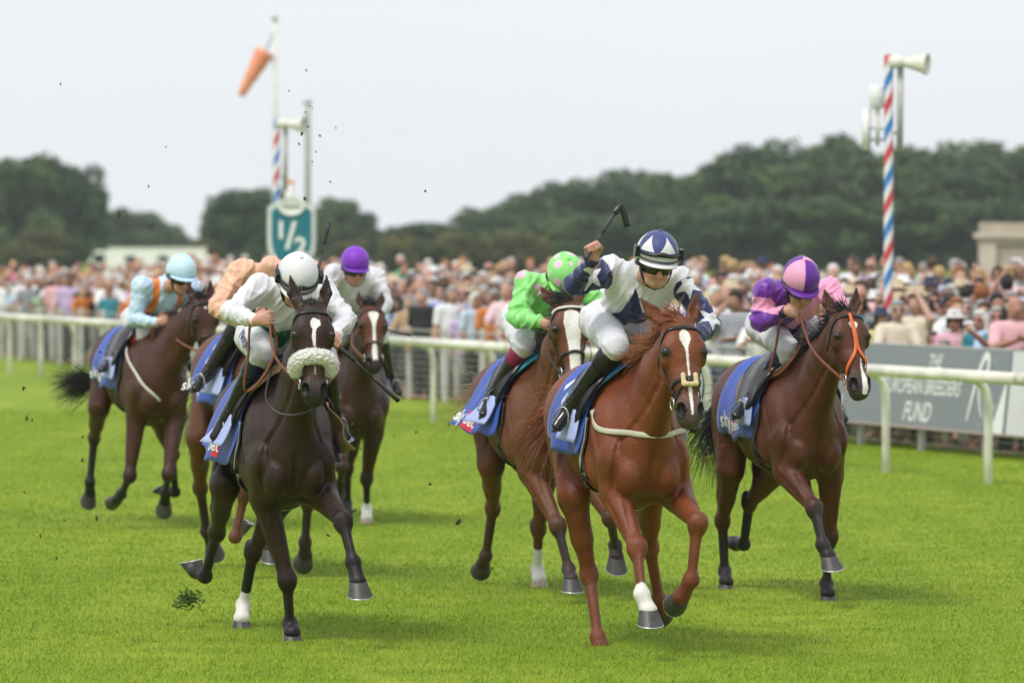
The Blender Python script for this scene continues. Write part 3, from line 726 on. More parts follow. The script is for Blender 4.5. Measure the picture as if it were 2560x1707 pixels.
class Horse:
    def __init__(s, c):
        s.c = c; s.O = np.array(c['O'], float); s.psi = math.radians(c['psi'])
        s.rz = s.psi - math.pi / 2
        s.sc = c.get('sc', 1.0); s.dz = c.get('dz', 0.0); s.pi = math.radians(c.get('pitch', 0.0))
        s.root = empty('racehorse', (s.O[0], s.O[1], 0.0), s.rz, c['label'], 'horse', 'racehorses galloping towards the finish')
    def T(s, p):
        x, y, z = p; x, y, z = x * s.sc, y * s.sc * s.c.get('wide', 1.0), z * s.sc
        zc = 1.2 * s.sc; ca, sa = math.cos(s.pi), math.sin(s.pi)
        return np.array((x * ca - (z - zc) * sa, y, zc + x * sa + (z - zc) * ca + s.dz))
    def head(s, t, n, y):
        return s.poll + s.ha * t * s.hs + s.hn * n * s.hs + s.hy * y * s.hs * float(np.interp(t, (.05, .12, .30, .46), (1.04, 1.12, 1.12, 1.0)))
    def build(s):
        c = s.c; B, D, Lg, Mz = [np.array(x, float) for x in (c['coat'], c.get('under', c['coat']), c['points'], c['muzzle'])]
        k = s.sc; F = Flesh(); T = s.T
        st = [(T((x, 0, z)), w * k * c.get('wide', 1.0), h * k) for x, z, w, h in TRUNK]
        for (a, wa, ha), (b, wb, hb) in zip(st[:-1], st[1:]): F.seg(a, b, (wa, ha), (wb, hb), k=.06, col=B)
        F.ell(T((-.02, 0, 1.47)), np.array((.26, .075, .13)) * k, k=.07, col=B)                    # withers
        F.ell(T((-.72, 0, 1.47)), np.array((.24, .14, .085)) * k, k=.06, col=B)                     # croup
        for sd in (-1, 1):
            F.ell(T((.27, .175 * sd, 1.17)), np.array((.15, .085, .25)) * k, M=rot_y(-25), k=.04, col=B)     # shoulder blade
            F.ell(T((.13, .20 * sd, 1.02)), np.array((.17, .075, .13)) * k, M=rot_y(30), k=.035, col=B)      # triceps
            F.ell(T((-.80, .155 * sd, 1.24)), np.array((.24, .125, .19)) * k, M=rot_y(15), k=.05, col=B)     # haunch
            F.ell(T((-1.00, .115 * sd, 1.12)), np.array((.13, .115, .24)) * k, k=.05, col=B)                 # buttock
        s.trunk = Flesh(); s.trunk.p = list(F.p)
        for sd in (-1, 1):
            F.ell(T((.445, .102 * sd, .985)), np.array((.140, .090, .140)) * k, M=rot_y(15), k=.009, col=B)       # breast
            F.ell(T((.40, .178 * sd, 1.07)), np.array((.115, .068, .12)) * k, M=rot_y(-20), k=.016, col=B)     # point of shoulder
            F.ell(T((.30, .09 * sd, .87)), np.array((.12, .075, .07)) * k, k=.02, col=B * .9)  # coat colour a little darker here, low between the forelegs
        # legs
        s.legs = {}
        for nm, J in c['legs'].items():
            sd = -1 if nm[0] == 'r' else 1
            P = [np.array(q, float) for q in J]; s.legs[nm] = P; A, K, Ft, Co, To = P
            lowc = np.array(c.get('legcol', {}).get(nm, Lg), float); lat = (0, 1, 0)
            mid = .5 * B + .5 * lowc
            if nm[1] == 'f':
                S = T((.36, .155 * sd, 1.06)); 
                F.seg(S, A, (.098 * k, .14 * k), (.085 * k, .11 * k), k=.04, col=B)
                F.seg(A, K, (.080 * k, .098 * k), (.040 * k, .043 * k), k=.035, col=B, bul=.05)
                ax = nz(K - A); 
                F.seg(A + (K - A) * .05 + np.array((0.02, .022 * sd, 0)), A + (K - A) * .55 + np.array((.012, .012 * sd, 0)), (.045 * k, .055 * k), (.028 * k, .03 * k), k=.02, col=B, bul=.25)
                F.ell(K + nz(K - A) * .0 + np.array((.006, 0, 0)), np.array((.055, .060, .066)) * k, k=.026, col=mid)
                F.ell(K + (Ft - K) * .12, np.array((.043, .048, .047)) * k, k=.02, col=lowc)
                F.seg(K, Ft, (.033 * k, .038 * k), (.027 * k, .032 * k), k=.02, col=lowc)
                bk = np.cross(nz(Ft - K), (0, 1, 0)); 
                F.seg(K + (Ft - K) * .2 + bk * .030, Ft + (K - Ft) * .1 + bk * .030, (.016, .017), (.018, .019), k=.006, col=lowc)
            else:
                Hp = T((-.80, .145 * sd, 1.22)); Bt = T((-1.05, .12 * sd, 1.16))
                F.seg(Hp, A, (.125 * k, .19 * k), (.092 * k, .12 * k), k=.05, col=B)
                F.seg(Bt, A * .45 + K * .55, (.105 * k, .13 * k), (.055 * k, .06 * k), k=.05, col=B)
                F.seg(A, K, (.078 * k, .105 * k), (.037 * k, .05 * k), k=.035, col=B, bul=.06)
                ax = nz(K - A); bk = np.cross(nz(Ft - K), (0, 1, 0)); bk = bk if bk @ (K - A) > 0 else bk
                up = nz(nz(A - K) + nz(K - Ft))
                F.ell(K, np.array((.060, .056, .066)) * k, k=.03, col=mid)
                F.ell(K + nz(nz(K - A) + nz(K - Ft)) * .045 * k + up * .02, np.array((.032, .029, .040)) * k, k=.022, col=mid)
                F.seg(K, Ft, (.035 * k, .043 * k), (.029 * k, .035 * k), k=.022, col=lowc)
            F.ell(Ft, np.array((.048, .047, .048)) * k, k=.022, col=lowc)
            F.seg(Ft, Co, (.037 * k, .038 * k), (.045 * k, .045 * k), k=.02, col=lowc)
            F.ell(Co, np.array((.048, .050, .038)) * k, k=.015, col=lowc)
        # neck and head
        s.poll = np.array(c['poll'], float); mz = np.array(c['muz'], float)
        s.hs = np.linalg.norm(mz - s.poll) / .62; s.ha = nz(mz - s.poll)
        ya = math.radians(c.get('yaw', 0)); ro = math.radians(c.get('roll', 0))
        y = np.array((-math.sin(ya), math.cos(ya), math.sin(ro))); y = nz(y - s.ha * (y @ s.ha)); s.hy = y; s.hn = np.cross(s.ha, y)
        h = s.hs; Hd = s.head; M = np.stack([s.ha, s.hn, s.hy], 1); lat = s.hy
        N0, Nw = T((.34, 0, 1.20)), T((.06, 0, 1.45)); Np = Hd(.07, -.075, 0); Nm = N0 * .45 + Np * .55 + np.array((-.02, 0, .035))
        F.seg(N0, Nm, (.150 * k, .245 * k), (.093 * k, .150 * k), k=.07, col=B)
        F.seg(Nm, Np, (.093 * k, .150 * k), (.068 * h, .098 * h), k=.05, col=B)
        F.seg(Nw, Nm + np.array((-.07, 0, .08)), (.055 * k, .10 * k), (.04 * k, .07 * k), k=.07, col=B)
        F.seg(T((.44, 0, 1.06)), Hd(.20, -.15, 0), (.075 * k, .08 * k), (.045 * h, .05 * h), k=.06, col=B)
        Hc = np.array(c.get('face', c['coat']), float)
        wd = lambda t: float(np.interp(t, (.05, .12, .30, .46), (1.04, 1.12, 1.12, 1.0)))
        e = lambda t, n, y_, r, kk=.02, col=None, op=1: F.ell(Hd(t, n, y_), np.array(r) * np.array((1, 1, wd(t))) * h, M=M, k=kk * h, col=Hc if col is None else col, op=op)
        g = lambda p, q, ra, rb, kk=.03, col=None, bul=0.: F.seg(Hd(*p), Hd(*q), tuple(np.array(ra) * np.array((wd(p[0]), 1)) * h), tuple(np.array(rb) * np.array((wd(q[0]), 1)) * h), lat=lat, k=kk * h, col=Hc if col is None else col, bul=bul)
        e(.09, -.03, 0, (.12, .085, .082), .04)
        g((.10, -.012, 0), (.22, -.010, 0), (.094, .080), (.102, .076), .03)
        g((.22, -.010, 0), (.36, -.012, 0), (.095, .076), (.066, .060), .03)
        g((.36, -.012, 0), (.50, -.016, 0), (.062, .058), (.050, .047), .03, np.array(c.get('nose', Hc), float))
        for sd in (-1, 1):
            e(.195, .028, .086 * sd, (.050, .034, .030), .022)                     # brow and eye socket
            e(.235, .000, .092 * sd, (.045, .036, .022), .02)
            e(.155, .045, .050 * sd, (.07, .035, .042), .03)                       # temple
            e(.215, -.105, .058 * sd, (.115, .092, .032), .03)                     # round cheek
            g((.27, -.052, .072 * sd), (.40, -.040, .052 * sd), (.014, .016), (.012, .014), .02)   # cheekbone ridge
            g((.27, -.130, .038 * sd), (.47, -.078, .026 * sd), (.026, .040), (.022, .030), .03)
            e(.525, -.004, .043 * sd, (.060, .042, .037), .020, Mz)                # nostril wing
            e(.555, -.045, .030 * sd, (.045, .045, .034), .025, Mz)
        e(.545, -.030, 0, (.072, .056, .058), .03, Mz)
        e(.575, -.078, 0, (.040, .026, .040), .025, Mz)
        e(.595, -.040, 0, (.030, .042, .048), .02, Mz * .9)
        for sd in (-1, 1): e(.543, .020, .058 * sd, (.040, .030, .023), .009, None, -1)
        F.ell(Hd(.612, -.066, 0), np.array((.012, .010, .05)) * h, M=M, k=.008, op=-1)       # mouth line
        # ears
        for sd, (df, dl, du) in zip((-1, 1), c.get('ears', ((-.03, -.035, .165), (-.03, .035, .165)))):
            b0 = Hd(.025, -.012, .060 * sd); tip = b0 + np.array((df, dl, du)) * h * 1.12
            md = b0 * .52 + tip * .48 + np.array((.0, .012 * sd, 0)); fw = nz((.9, .35 * sd, .1))
            la = np.cross(nz(tip - b0), fw)
            F.seg(b0, md, (.030 * h, .026 * h), (.041 * h, .022 * h), lat=la, k=.02, col=Hc)
            F.seg(md, tip, (.041 * h, .022 * h), (.008 * h, .008 * h), lat=la, k=.012, col=Hc * .55)
            F.seg(b0 * .65 + tip * .35 + fw * .022 * h, b0 * .22 + tip * .78 + fw * .018 * h, (.029 * h, .017 * h), (.014 * h, .010 * h), lat=la, k=.006, op=-1)
            F.p[-1] = F.p[-1][:5] + ('ear',) + F.p[-1][6:]
        # furrows between the muscles
        def furrow(pts, r, dep=.004):
            P_, N_ = F.onto(np.array(catmull(pts, 3)), 0.0); P_ = P_ + N_ * dep * .8
            for p_, q_ in zip(P_[:-1], P_[1:]): F.seg(p_, q_, r * 1.2, r * 1.2, k=.018, op=-1)
        if not c.get('rear'):
            for sd in (-1, 1):
                furrow([T((.06, .22 * sd, 1.45)), T((.22, .24 * sd, 1.28)), T((.36, .23 * sd, 1.10))], .013)
                furrow([T((-.04, .25 * sd, 1.12)), T((.08, .27 * sd, .98)), T((.20, .26 * sd, .88))], .014)
                furrow([T((.50, .17 * sd, 1.16)), T((.50, .19 * sd, 1.02)), T((.44, .18 * sd, .90))], .013)
                furrow([T((.46, .12 * sd, 1.16)), N0 * .4 + Np * .6 + np.array((.10, .09 * sd, -.08)), Hd(.20, -.14, .06 * sd)], .012)
                furrow([T((-.66, .28 * sd, 1.36)), T((-.74, .30 * sd, 1.18)), T((-.72, .30 * sd, 1.00))], .016)
                furrow([T((-.98, .26 * sd, 1.32)), T((-1.02, .28 * sd, 1.12)), T((-.96, .26 * sd, .95))], .014)
                furrow([T((-.50, .30 * sd, 1.22)), T((-.54, .30 * sd, 1.08)), T((-.55, .28 * sd, .96))], .014)
            furrow([T((.60, 0, 1.10)), T((.60, 0, .98)), T((.52, 0, .88))], .012, .001)
            for nm, P in s.legs.items():
                sd = -1 if nm[0] == 'r' else 1; A, K = P[0], P[1]; d_ = K - A
                furrow([A + d_ * .12 + np.array((.03, .09 * sd, 0)), A + d_ * .45 + np.array((.02, .07 * sd, 0)), A + d_ * .80 + np.array((.0, .05 * sd, 0))], .009, .003)
                if nm[1] == 'f': furrow([A + d_ * .15 + np.array((.09, -.01 * sd, 0)), A + d_ * .5 + np.array((.07, 0, 0)), A + d_ * .8 + np.array((.05, .01 * sd, 0))], .008, .004)
        s.F = F
        V, Q = F.grow(c.get('res', .0125), (c.get('finex', (.90, 1.5, .0075)), c.get('finey', (-.4, .45, .0095)), (1.28, 2.3, .0092)) if not c.get('rear') else (None, None, None))
        C = np.zeros((len(V), 3)); keep = [p[5] for p in F.p]
        for i, p in enumerate(F.p):
            if isinstance(p[5], str): F.p[i] = p[:5] + (None,) + p[6:]
        C = blend_cols(F, V)
        # coat colour goes slightly darker between the forelegs; nostrils and eye surrounds darken below
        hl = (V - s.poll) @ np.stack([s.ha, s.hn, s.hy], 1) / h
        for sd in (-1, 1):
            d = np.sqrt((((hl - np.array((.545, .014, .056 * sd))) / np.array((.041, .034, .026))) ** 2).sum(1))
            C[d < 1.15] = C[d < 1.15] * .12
            d2 = np.sqrt((((hl - np.array((.213, .038, .104 * sd))) / np.array((.046, .036, .036))) ** 2).sum(1))
            f = np.clip((1.25 - d2) / .5, 0, 1)[:, None] * .7; C = C * (1 - f) + f * np.array((.02, .014, .012))
        white = np.full(len(V), -1.0)
        for (t0, y0, w0), (t1, y1, w1) in zip(c.get('blaze', [])[:-1], c.get('blaze', [])[1:]):
            u = (hl[:, 0] - t0) / (t1 - t0); m = (u >= 0) & (u <= 1) & (hl[:, 1] > -.03)
            white[m] = np.maximum(white[m], (w0 + (w1 - w0) * u[m] - np.abs(hl[m, 2] - y0 - (y1 - y0) * u[m])) / .014)
        for nm, top in c.get('socks', {}).items():
            P = s.legs[nm]; a, b = P[1], P[2]; zt = b + (a - b) * top; ax = nz(b - a)
            near = np.min([np.linalg.norm(V - (b + (q - b) * u), axis=1) for q in (P[1], P[3], P[4]) for u in (0, .33, .66, 1)], axis=0) < .085
            d = (V - zt) @ ax; m = near & (d > -.05); white[m] = np.maximum(white[m], d[m] / .03)
        V = relax(V, Q, 1, .35)
        me = mesh_np('horse_body', V, Q); vcol(me, 'coat', C); vcol(me, 'white', np.clip(white * .5 + .5, 0, 1))
        link('body', me, coat_material('horse_coat'), s.root)
        s.eyes(); s.hooves(); s.hair(); s.tack()
        return s
    def eyes(s):
        m = plain('horse_eye', (.012, .008, .006), rough=.05, var=.02, spec=.6)
        for sd in (-1, 1):
            MB().sphere(s.head(.212, .040, .0935 * sd), .0265 * s.hs, 16, 12).build('eye', m, s.root)
    def hooves(s):
        hm = plain('hoof_horn', (.055, .050, .048), rough=.45, var=.3, scale=30, bump=.2, bscale=90); pale = plain('hoof_horn_pale', (.33, .27, .20), rough=.5, var=.25, scale=30)
        sm = plain('horseshoe_alloy', (.62, .62, .63), rough=.35, metal=.7, var=.1)
        for nm, P in s.legs.items():
            Ft, Co, To = P[2], P[3], P[4]; a = nz(To - Co); y = np.array((0, 1., 0)); y = nz(y - a * (y @ a)); k = s.sc
            ang = s.c.get('sole', {}).get(nm, 38)
            if s.c.get('planted', ()) and nm in s.c['planted']: n = np.array((0, 0, -1.)); f = np.array((1., 0, 0)); Co = Co - np.array((0, 0, .022))
            else:
                r = math.radians(ang); q = np.cross(y, a); n = nz(a * math.cos(r) + q * math.sin(r)); f = nz(np.cross(n, y)); f = f if f @ a > 0 else -f
            V = []; N = 22; prof = [(0.0, .97), (.10, 1.03), (.5, 1.20), (1.0, 1.44)]
            for t, w in prof:
                for i in range(N):
                    an = 2 * math.pi * i / N; ca, sa = math.cos(an), math.sin(an)
                    lf = .051 * w * ca * (1.0 if ca > 0 else .80); ll = .050 * w * sa
                    drop = (.086 - .014 * (1 - ca)) * t - (.022 * (1 - ca) * (1 - t))*.4
                    V.append(Co + a * .004 + (f * (lf + .034 * t) + y * ll + n * drop) * k)
            Fc = [(i * N + j, i * N + (j + 1) % N, (i + 1) * N + (j + 1) % N, (i + 1) * N + j) for i in range(3) for j in range(N)]
            b = 3 * N; ctr = len(V); V.append(np.mean(V[b:b + N], axis=0) - n * .012 * k); Fc += [(b + j, b + (j + 1) % N, ctr) for j in range(N)]
            t0 = len(V); V.append(Co); Fc += [(j, t0, (j + 1) % N) for j in range(N)]
            mb = MB().add(V, Fc); ho = mb.build('hoof', pale if nm in s.c.get('palehoof', ()) else hm, s.root); autosmooth(ho.data, 50)
            rim = [np.array(V[b + j]) for j in range(N)]; cc = np.mean(rim, axis=0); sh = MB()
            idx = [j for j in range(N) if math.cos(2 * math.pi * j / N) > -.86]; idx = sorted(idx, key=lambda j: (j - N // 2) % N)
            sh.tube([cc + (rim[j] - cc) * .93 + n * .003 * k for j in idx], .0075 * k, n=6, flat=.6)
            sh.build('shoe', sm, ho)
    def hair(s):
        c = s.c; rs = np.random.RandomState(c.get('seed', 3)); col = c['mane']; m = hair_material('mane_hair_%s' % c['id'], col)
        k = s.sc; W = s.T((.02, 0, 1.58)); Pl = s.head(.0, -.05, 0)
        roots, dirs = [], []
        for i in range(2 * c.get('nmane', 260)):
            t = rs.rand(); p = W + (Pl - W) * t + np.array((-.03, rs.normal() * .012, .02 + .075 * math.sin(math.pi * t) + .01)); roots.append(p)
            dirs.append(np.array(c.get('manedir', (-.8, -.35, .25))) + np.array((0, rs.normal() * .2, 0)))
        P, _ = s.F.onto(np.array(roots), -.004)
        strands('mane', P, dirs, c.get('manelen', .15), m, s.root, r=.0030, droop=.5, curl=.22, seed=5, n=6, spread=.22)
        roots = [s.head(rs.uniform(-.01, .05), rs.uniform(.01, .05), rs.uniform(-.032, .032)) for i in range(2 * c.get('nfore', 110))]
        P, _ = s.F.onto(np.array(roots), -.004)
        strands('forelock', P, [np.array(c.get('foredir', (-.5, -.3, .7)))] * len(P), c.get('forelen', .11), m, s.root, r=.0028, droop=.9, curl=.28, seed=8, n=6, spread=.34)
        D = s.T(c.get('dock', (-1.20, 0, 1.30))); td = np.array(c.get('taildir', (-.8, -.1, -.2)))
        tp = [D + np.array((rs.normal() * .015, rs.normal() * .018, rs.normal() * .02)) for i in range(int(1.6 * c.get('ntail', 420)))]
        strands('tail', tp, [td] * len(tp), c.get('taillen', .75), hair_material('tail_hair_%s' % c['id'], c['tailcol']) if c.get('tailcol') else m, s.root, r=.0030, droop=c.get('taildroop', 1.4), curl=.26, seed=11, n=8, spread=c.get('tailspread', .17))
        MB().tube([s.T((-1.13, 0, 1.31)), D + td * .02, D + td * .16 + np.array((0, 0, -.03))], [.045 * k, .04 * k, .012 * k], n=10).build('dock', m, s.root)
    # straps that lie on the skin
    def strap(s, name, pts, width, mat, parent=None, off=.003, thick=.005, n=8, F=None, smooth=2):
        P = catmull(pts, n); P, N = (F or s.F).onto(np.array(P), off)
        for _ in range(smooth):
            for _ in range(2): P[1:-1] = .5 * P[1:-1] + .25 * (P[:-2] + P[2:]); N[1:-1] = .5 * N[1:-1] + .25 * (N[:-2] + N[2:])
            d_ = (F or s.F).at(P); P = P + N * np.maximum(0, off - d_)[:, None]
        return MB().ribbon(P, N, width, thick).build(name, mat, parent or s.root)
    def around(s, x, th, side=1, off=.01, F=None):
        """points on the barrel: x along the back, th degrees down from the spine"""
        x = np.asarray(x, float); th = np.radians(np.asarray(th, float)); F = F or s.trunk
        C = np.array([s.T((q, 0, 1.19)) for q in x]); d = np.stack([0 * th, np.sin(th) * side, np.cos(th)], 1)
        lo = np.zeros(len(x)); hi = np.full(len(x), .75)
        R = np.linspace(.70, .12, 30); r0 = np.full(len(x), .12); done = np.zeros(len(x), bool)
        for r in R:
            ins = (F.at(C + d * r) < off) & ~done; r0[ins] = r; done |= ins
        lo = r0; hi = r0 + .02
        for _ in range(7):
            mid = (lo + hi) / 2; ins = F.at(C + d * mid[:, None]) < off; lo = np.where(ins, mid, lo); hi = np.where(ins, hi, mid)
        return C + d * lo[:, None]
    def sheet(s, name, mat, xs, ths, off, parent=None, sides=(-1, 1), flare=None, thick=.004, edge=None):
        """cloth over the back. edge(u, v)->(x, th) reshapes the outline; flare(u, v, side)->offset vector"""
        nu, nv = len(xs), len(ths); sd = []
        if len(sides) == 2: pts = [(x, t, -1) for x in xs for t in ths[::-1]] + []
        rows = []
        full = ([(t, -1) for t in ths[::-1]] + [(t, 1) for t in ths[1:]]) if len(sides) == 2 else [(t, sides[0]) for t in ths]
        X, TH, SD, UV = [], [], [], []
        for i, x in enumerate(xs):
            for t, q in full:
                u = i / (nu - 1); v = (t - ths[0]) / (ths[-1] - ths[0])
                xx, tt = (x, t) if edge is None else edge(u, v, x, t)
                X.append(xx); TH.append(tt); SD.append(q); UV.append((u, v))
        P = np.zeros((len(X), 3)); X, TH, SD = map(np.array, (X, TH, SD))
        for q in (-1, 1):
            m = SD == q
            if m.any(): P[m] = s.around(X[m], TH[m], q, off)
        if flare is not None: P = P + np.array([flare(u, v, q) for (u, v), q in zip(UV, SD)])
        w = len(full)
        Fc = np.array([(i * w + j, (i + 1) * w + j, (i + 1) * w + j + 1, i * w + j + 1) for i in range(nu - 1) for j in range(w - 1)])
        if sides != (-1, 1) and sides[0] == -1: Fc = Fc[:, ::-1]
        o = link(name, mesh_np(name, P, Fc), mat, parent or s.root)
        md = o.modifiers.new('thickness', 'SOLIDIFY'); md.thickness = thick; md.offset = 0.0
        return o, P.reshape(nu, w, 3)
    def print_on(s, name, txt, size, x0, th0, mat, parent, off, side=-1, shear=0.0, bold=.01, turn=0.0):
        V, Fc = text_mesh(txt, size, shear, bold * size)
        ca, sa = math.cos(turn), math.sin(turn)
        X = [x0 + (v[0] * ca - v[1] * sa) for v in V]; R = .30
        TH = [th0 - math.degrees((v[0] * sa + v[1] * ca) / R) for v in V]
        P = s.around(X, TH, side, off)
        return link(name, mesh_np(name, P, Fc, False), mat, parent)
    def tack(s):
        c = s.c; k = s.sc; h = s.hs; Hd = s.head
        lea = plain('bridle_leather_%s' % c.get('leather', 'black'), {'black': (.018, .016, .016), 'brown': (.055, .022, .012)}[c.get('leather', 'black')], rough=.38, var=.2, scale=30)
        met = plain('bit_steel', (.62, .62, .60), rough=.25, metal=1.0, var=.08)
        br = s.strap('bridle', [Hd(.155, -.03, -.10), Hd(.105, .03, -.088), Hd(.082, .075, -.05), Hd(.075, .085, 0), Hd(.082, .075, .05), Hd(.105, .03, .088), Hd(.155, -.03, .10)], .024 * h, lea, thick=.007)
        tag(br)
        if c.get('browband'):
            m2 = plain('browband_pearl', (.75, .74, .70), rough=.3, var=.05)
            P = catmull([Hd(.105, .03, -.088), Hd(.082, .075, -.05), Hd(.075, .085, 0), Hd(.082, .075, .05), Hd(.105, .03, .088)], 7); P, N = s.F.onto(np.array(P), .010)
            for p, q in zip(P, N): MB().sphere(p + q * .003, .0085, 8, 6).build('bead', m2, br)
        for sd in (-1, 1):
            s.strap('cheekpiece', [Hd(.13, -.005, .10 * sd), Hd(.22, -.045, .10 * sd), Hd(.34, -.055, .085 * sd), Hd(.455, -.05, .07 * sd)], .018 * h, lea, br)
            s.strap('throatlash', [Hd(.12, -.02, .10 * sd), Hd(.20, -.12, .085 * sd), Hd(.27, -.19, .03 * sd), Hd(.275, -.20, 0)], .014 * h, lea, br)
            r = [Hd(.475, -.058, .078 * sd) + .034 * h * (math.cos(a) * s.ha + math.sin(a) * s.hn) for a in np.linspace(0, 2 * math.pi, 17)]
            MB().tube(r, .0048, n=6, cap=False).build('bit_ring', met, br)
        nb = c.get('noseband')
        nbm = plain('noseband_orange', (.72, .14, .03), rough=.5) if nb == 'orange' else lea
        if nb == 'orange':      # figure of eight grackle
            for sd in (-1, 1):
                s.strap('noseband', [Hd(.06, .08, .0), Hd(.20, .075, .004 * sd), Hd(.32, .065, .010 * sd), Hd(.40, .02, .052 * sd), Hd(.455, -.05, .066 * sd), Hd(.52, -.085, .055 * sd), Hd(.535, -.105, 0)], .021 * h, nbm, br, off=.006)
        else:
            t0 = .40 if nb != 'sheep' else .36
            s.strap('noseband', [Hd(t0 + .02, -.11, 0), Hd(t0, -.07, -.06), Hd(t0 - .02, .0, -.07), Hd(t0 - .03, .06, 0), Hd(t0 - .02, .0, .07), Hd(t0, -.07, .06), Hd(t0 + .02, -.11, 0)], .022 * h, nbm, br)
        if nb == 'drop':
            for sd in (-1, 1): s.strap('noseband', [Hd(.385, .05, .012 * sd), Hd(.43, .02, .055 * sd), Hd(.50, -.06, .065 * sd), Hd(.53, -.105, 0)], .014 * h, lea, br, off=.008)
            fl = Flesh()
            for sd in (-1, 1): fl.seg(Hd(.355, .062, .032 * sd), Hd(.405, .058, .034 * sd), .013 * h, .013 * h, k=.008)
            fl.seg(Hd(.408, .060, -.03), Hd(.408, .060, .03), .014 * h, .014 * h, k=.01)
            V, Q = fl.grow(.005); V = V + .002 * wob(V, 45, 3)[:, None] * s.hn
            link('noseband_fleece', mesh_np('fleece', V, Q), plain('fleece_cream', (.68, .54, .30), rough=.95, var=.2, scale=60, bump=.6, bscale=150), br)
            MB().sphere(Hd(.385, .066, 0), (.02 * h, .012 * h, .018 * h), M=np.stack([s.ha, s.hn, s.hy], 1)).build('noseband_disc', lea, br)
        if nb == 'sheep':
            fl = Flesh(); rs = np.random.RandomState(2); arc = []
            for i in range(61):
                a = math.radians(-112 + 224 * i / 60); arc.append(Hd(.350 + .060 * (a / 2) ** 2, -.018 + .088 * math.cos(a), .100 * math.sin(a)))
            for a, b in zip(arc[:-1:4], arc[4::4]): fl.seg(a, b, .033 * h, .033 * h, k=.02)
            core = Flesh(); core.p = list(fl.p)
            pts = np.array([arc[rs.randint(61)] + rs.normal(size=3) * .05 for _ in range(1100)]); P, N = core.onto(pts, .002, 4)
            for p in P: fl.ell(p, rs.uniform(.004, .0078) * h, k=.002)
            V, Q = fl.grow(.0042); Nn = vnormals(V, Q); pk = np.random.RandomState(3).choice(len(V), 2600)
            fz = strands('fleece_fibres', V[pk], Nn[pk], .011, plain('sheepskin_white', (.80, .78, .74), rough=.95, var=.14, scale=50, bump=.5, bscale=260, sheen=.3), br, r=.0011, droop=.2, curl=.9, seed=4, n=2, spread=.5)
            link('sheepskin_noseband', mesh_np('sheepskin', V, Q), plain('sheepskin_white', (.80, .78, .74), rough=.95, var=.14, scale=50, bump=.5, bscale=260, sheen=.3), br)
        # saddle cloth, pad, saddle, girth
        blue = plain('saddle_cloth_blue', (.030, .080, .43), rough=.62, var=.16, scale=7, bump=.45, bscale=13, sheen=.15)
        lining = plain('saddle_cloth_lining', (.40, .46, .78), rough=.7, var=.12, scale=9, bump=.12, bscale=20)
        white = plain('cloth_print_white', (.80, .80, .80), rough=.7, var=.04)
        red = plain('cloth_print_red', (.62, .03, .06), rough=.7, var=.05)
        amp = c.get('flap', .05)
        def flare(u, v, q):
            e = max(0, v - .35) / .65; w = math.sin(u * 9.0 + v * 3 + c.get('seed', 0)) * .018 * e
            return np.array((-.06 * e * e * (1 - u), q * (amp * e * e * (1.15 - .95 * u) + w), (.06 * (1 - u) * e * e * min(1.5, amp / .05)) + .012 * math.sin(u * 14 + c.get('seed', 0)) * e))
        def edge(u, v, x, t): return (x - .05 * v * (1 - u) + .0 * u, t * (1 - .10 * u * u))
        cl, _ = s.sheet('saddle_cloth', blue, np.linspace(-.63, .12, 22), np.linspace(0, c.get('clothdrop', 124), 18), .018, flare=flare, edge=edge)
        def fl2(u, v, q):
            e = .25 + .75 * v; return np.array((-.03 * e * e * (1 - u), q * (.030 + amp * .8 * e * e * (1 - .5 * u) + .010 * math.sin(u * 3.4 + v * 2)), .02 * e * (1 - u)))
        s.sheet('cloth_lining', lining, np.linspace(-.13, .09, 10), np.linspace(64, 100, 9), .022, parent=cl, sides=(-1,), flare=fl2)
        s.sheet('cloth_lining', lining, np.linspace(-.13, .09, 8), np.linspace(64, 100, 7), .022, parent=cl, sides=(1,), flare=fl2)
        s.clothprint(cl, white, red, flare)
        pad = plain('saddle_pad_%s' % c['id'], c.get('pad', (.02, .02, .022)), rough=.75, var=.15, scale=12, bump=.3, bscale=70)
        s.sheet('saddle_pad', pad, np.linspace(-.30, .22, 12), np.linspace(0, 78, 10), .034, thick=.012,
                edge=lambda u, v, x, t: (x - .10 * v * u, t * (1 - .35 * (2 * u - 1) ** 4)))
        sm = plain('saddle_leather', (.014, .013, .014), rough=.33, var=.2, scale=20)
        s.sheet('saddle', sm, np.linspace(-.26, .16, 12), np.linspace(0, 80, 12), .052, thick=.014,
                edge=lambda u, v, x, t: (x - .04 + .09 * v - .03 * v * v, t * (1 - .5 * (2 * u - 1) ** 4)))
        if c.get('chamois'):
            s.sheet('chamois_leather', pad, np.linspace(.02, .24, 8), np.linspace(50, 112, 9), .03, sides=(1,), flare=lambda u, v, q: np.array((.03 * v * u, q * (.10 * v * v * u + .02 * math.sin(v * 9 + u * 4)), .05 * v * u)))
        gm = c.get('girthmat') or plain('girth_black', (.016, .016, .018), rough=.6)
        P = s.around([.10 - .03 * i / 22 for i in range(23)], np.linspace(70, 180, 23), -1, .012, s.F)
        P2 = s.around([.07 + .03 * i / 22 for i in range(1, 23)], np.linspace(180, 70, 23)[1:], 1, .012, s.F)
        A = np.concatenate([P, P2]); _, N = s.F.onto(A, .012, 1)
        gi = MB().ribbon(A, N, .075 * k, .008).build('girth', gm, s.root)
        if c.get('girthstripe'):
            gs = plain('girth_stripe', (.66, .68, .70), rough=.6)
            T_ = np.gradient(A, axis=0); T_ = T_ / np.linalg.norm(T_, axis=1, keepdims=True); Bv = np.cross(T_, N)
            for o_ in (-.020, -.007, .007, .020): MB().ribbon(A + N * .0085 + Bv * o_, N, .006, .002).build('girth_stripe', gs, gi)
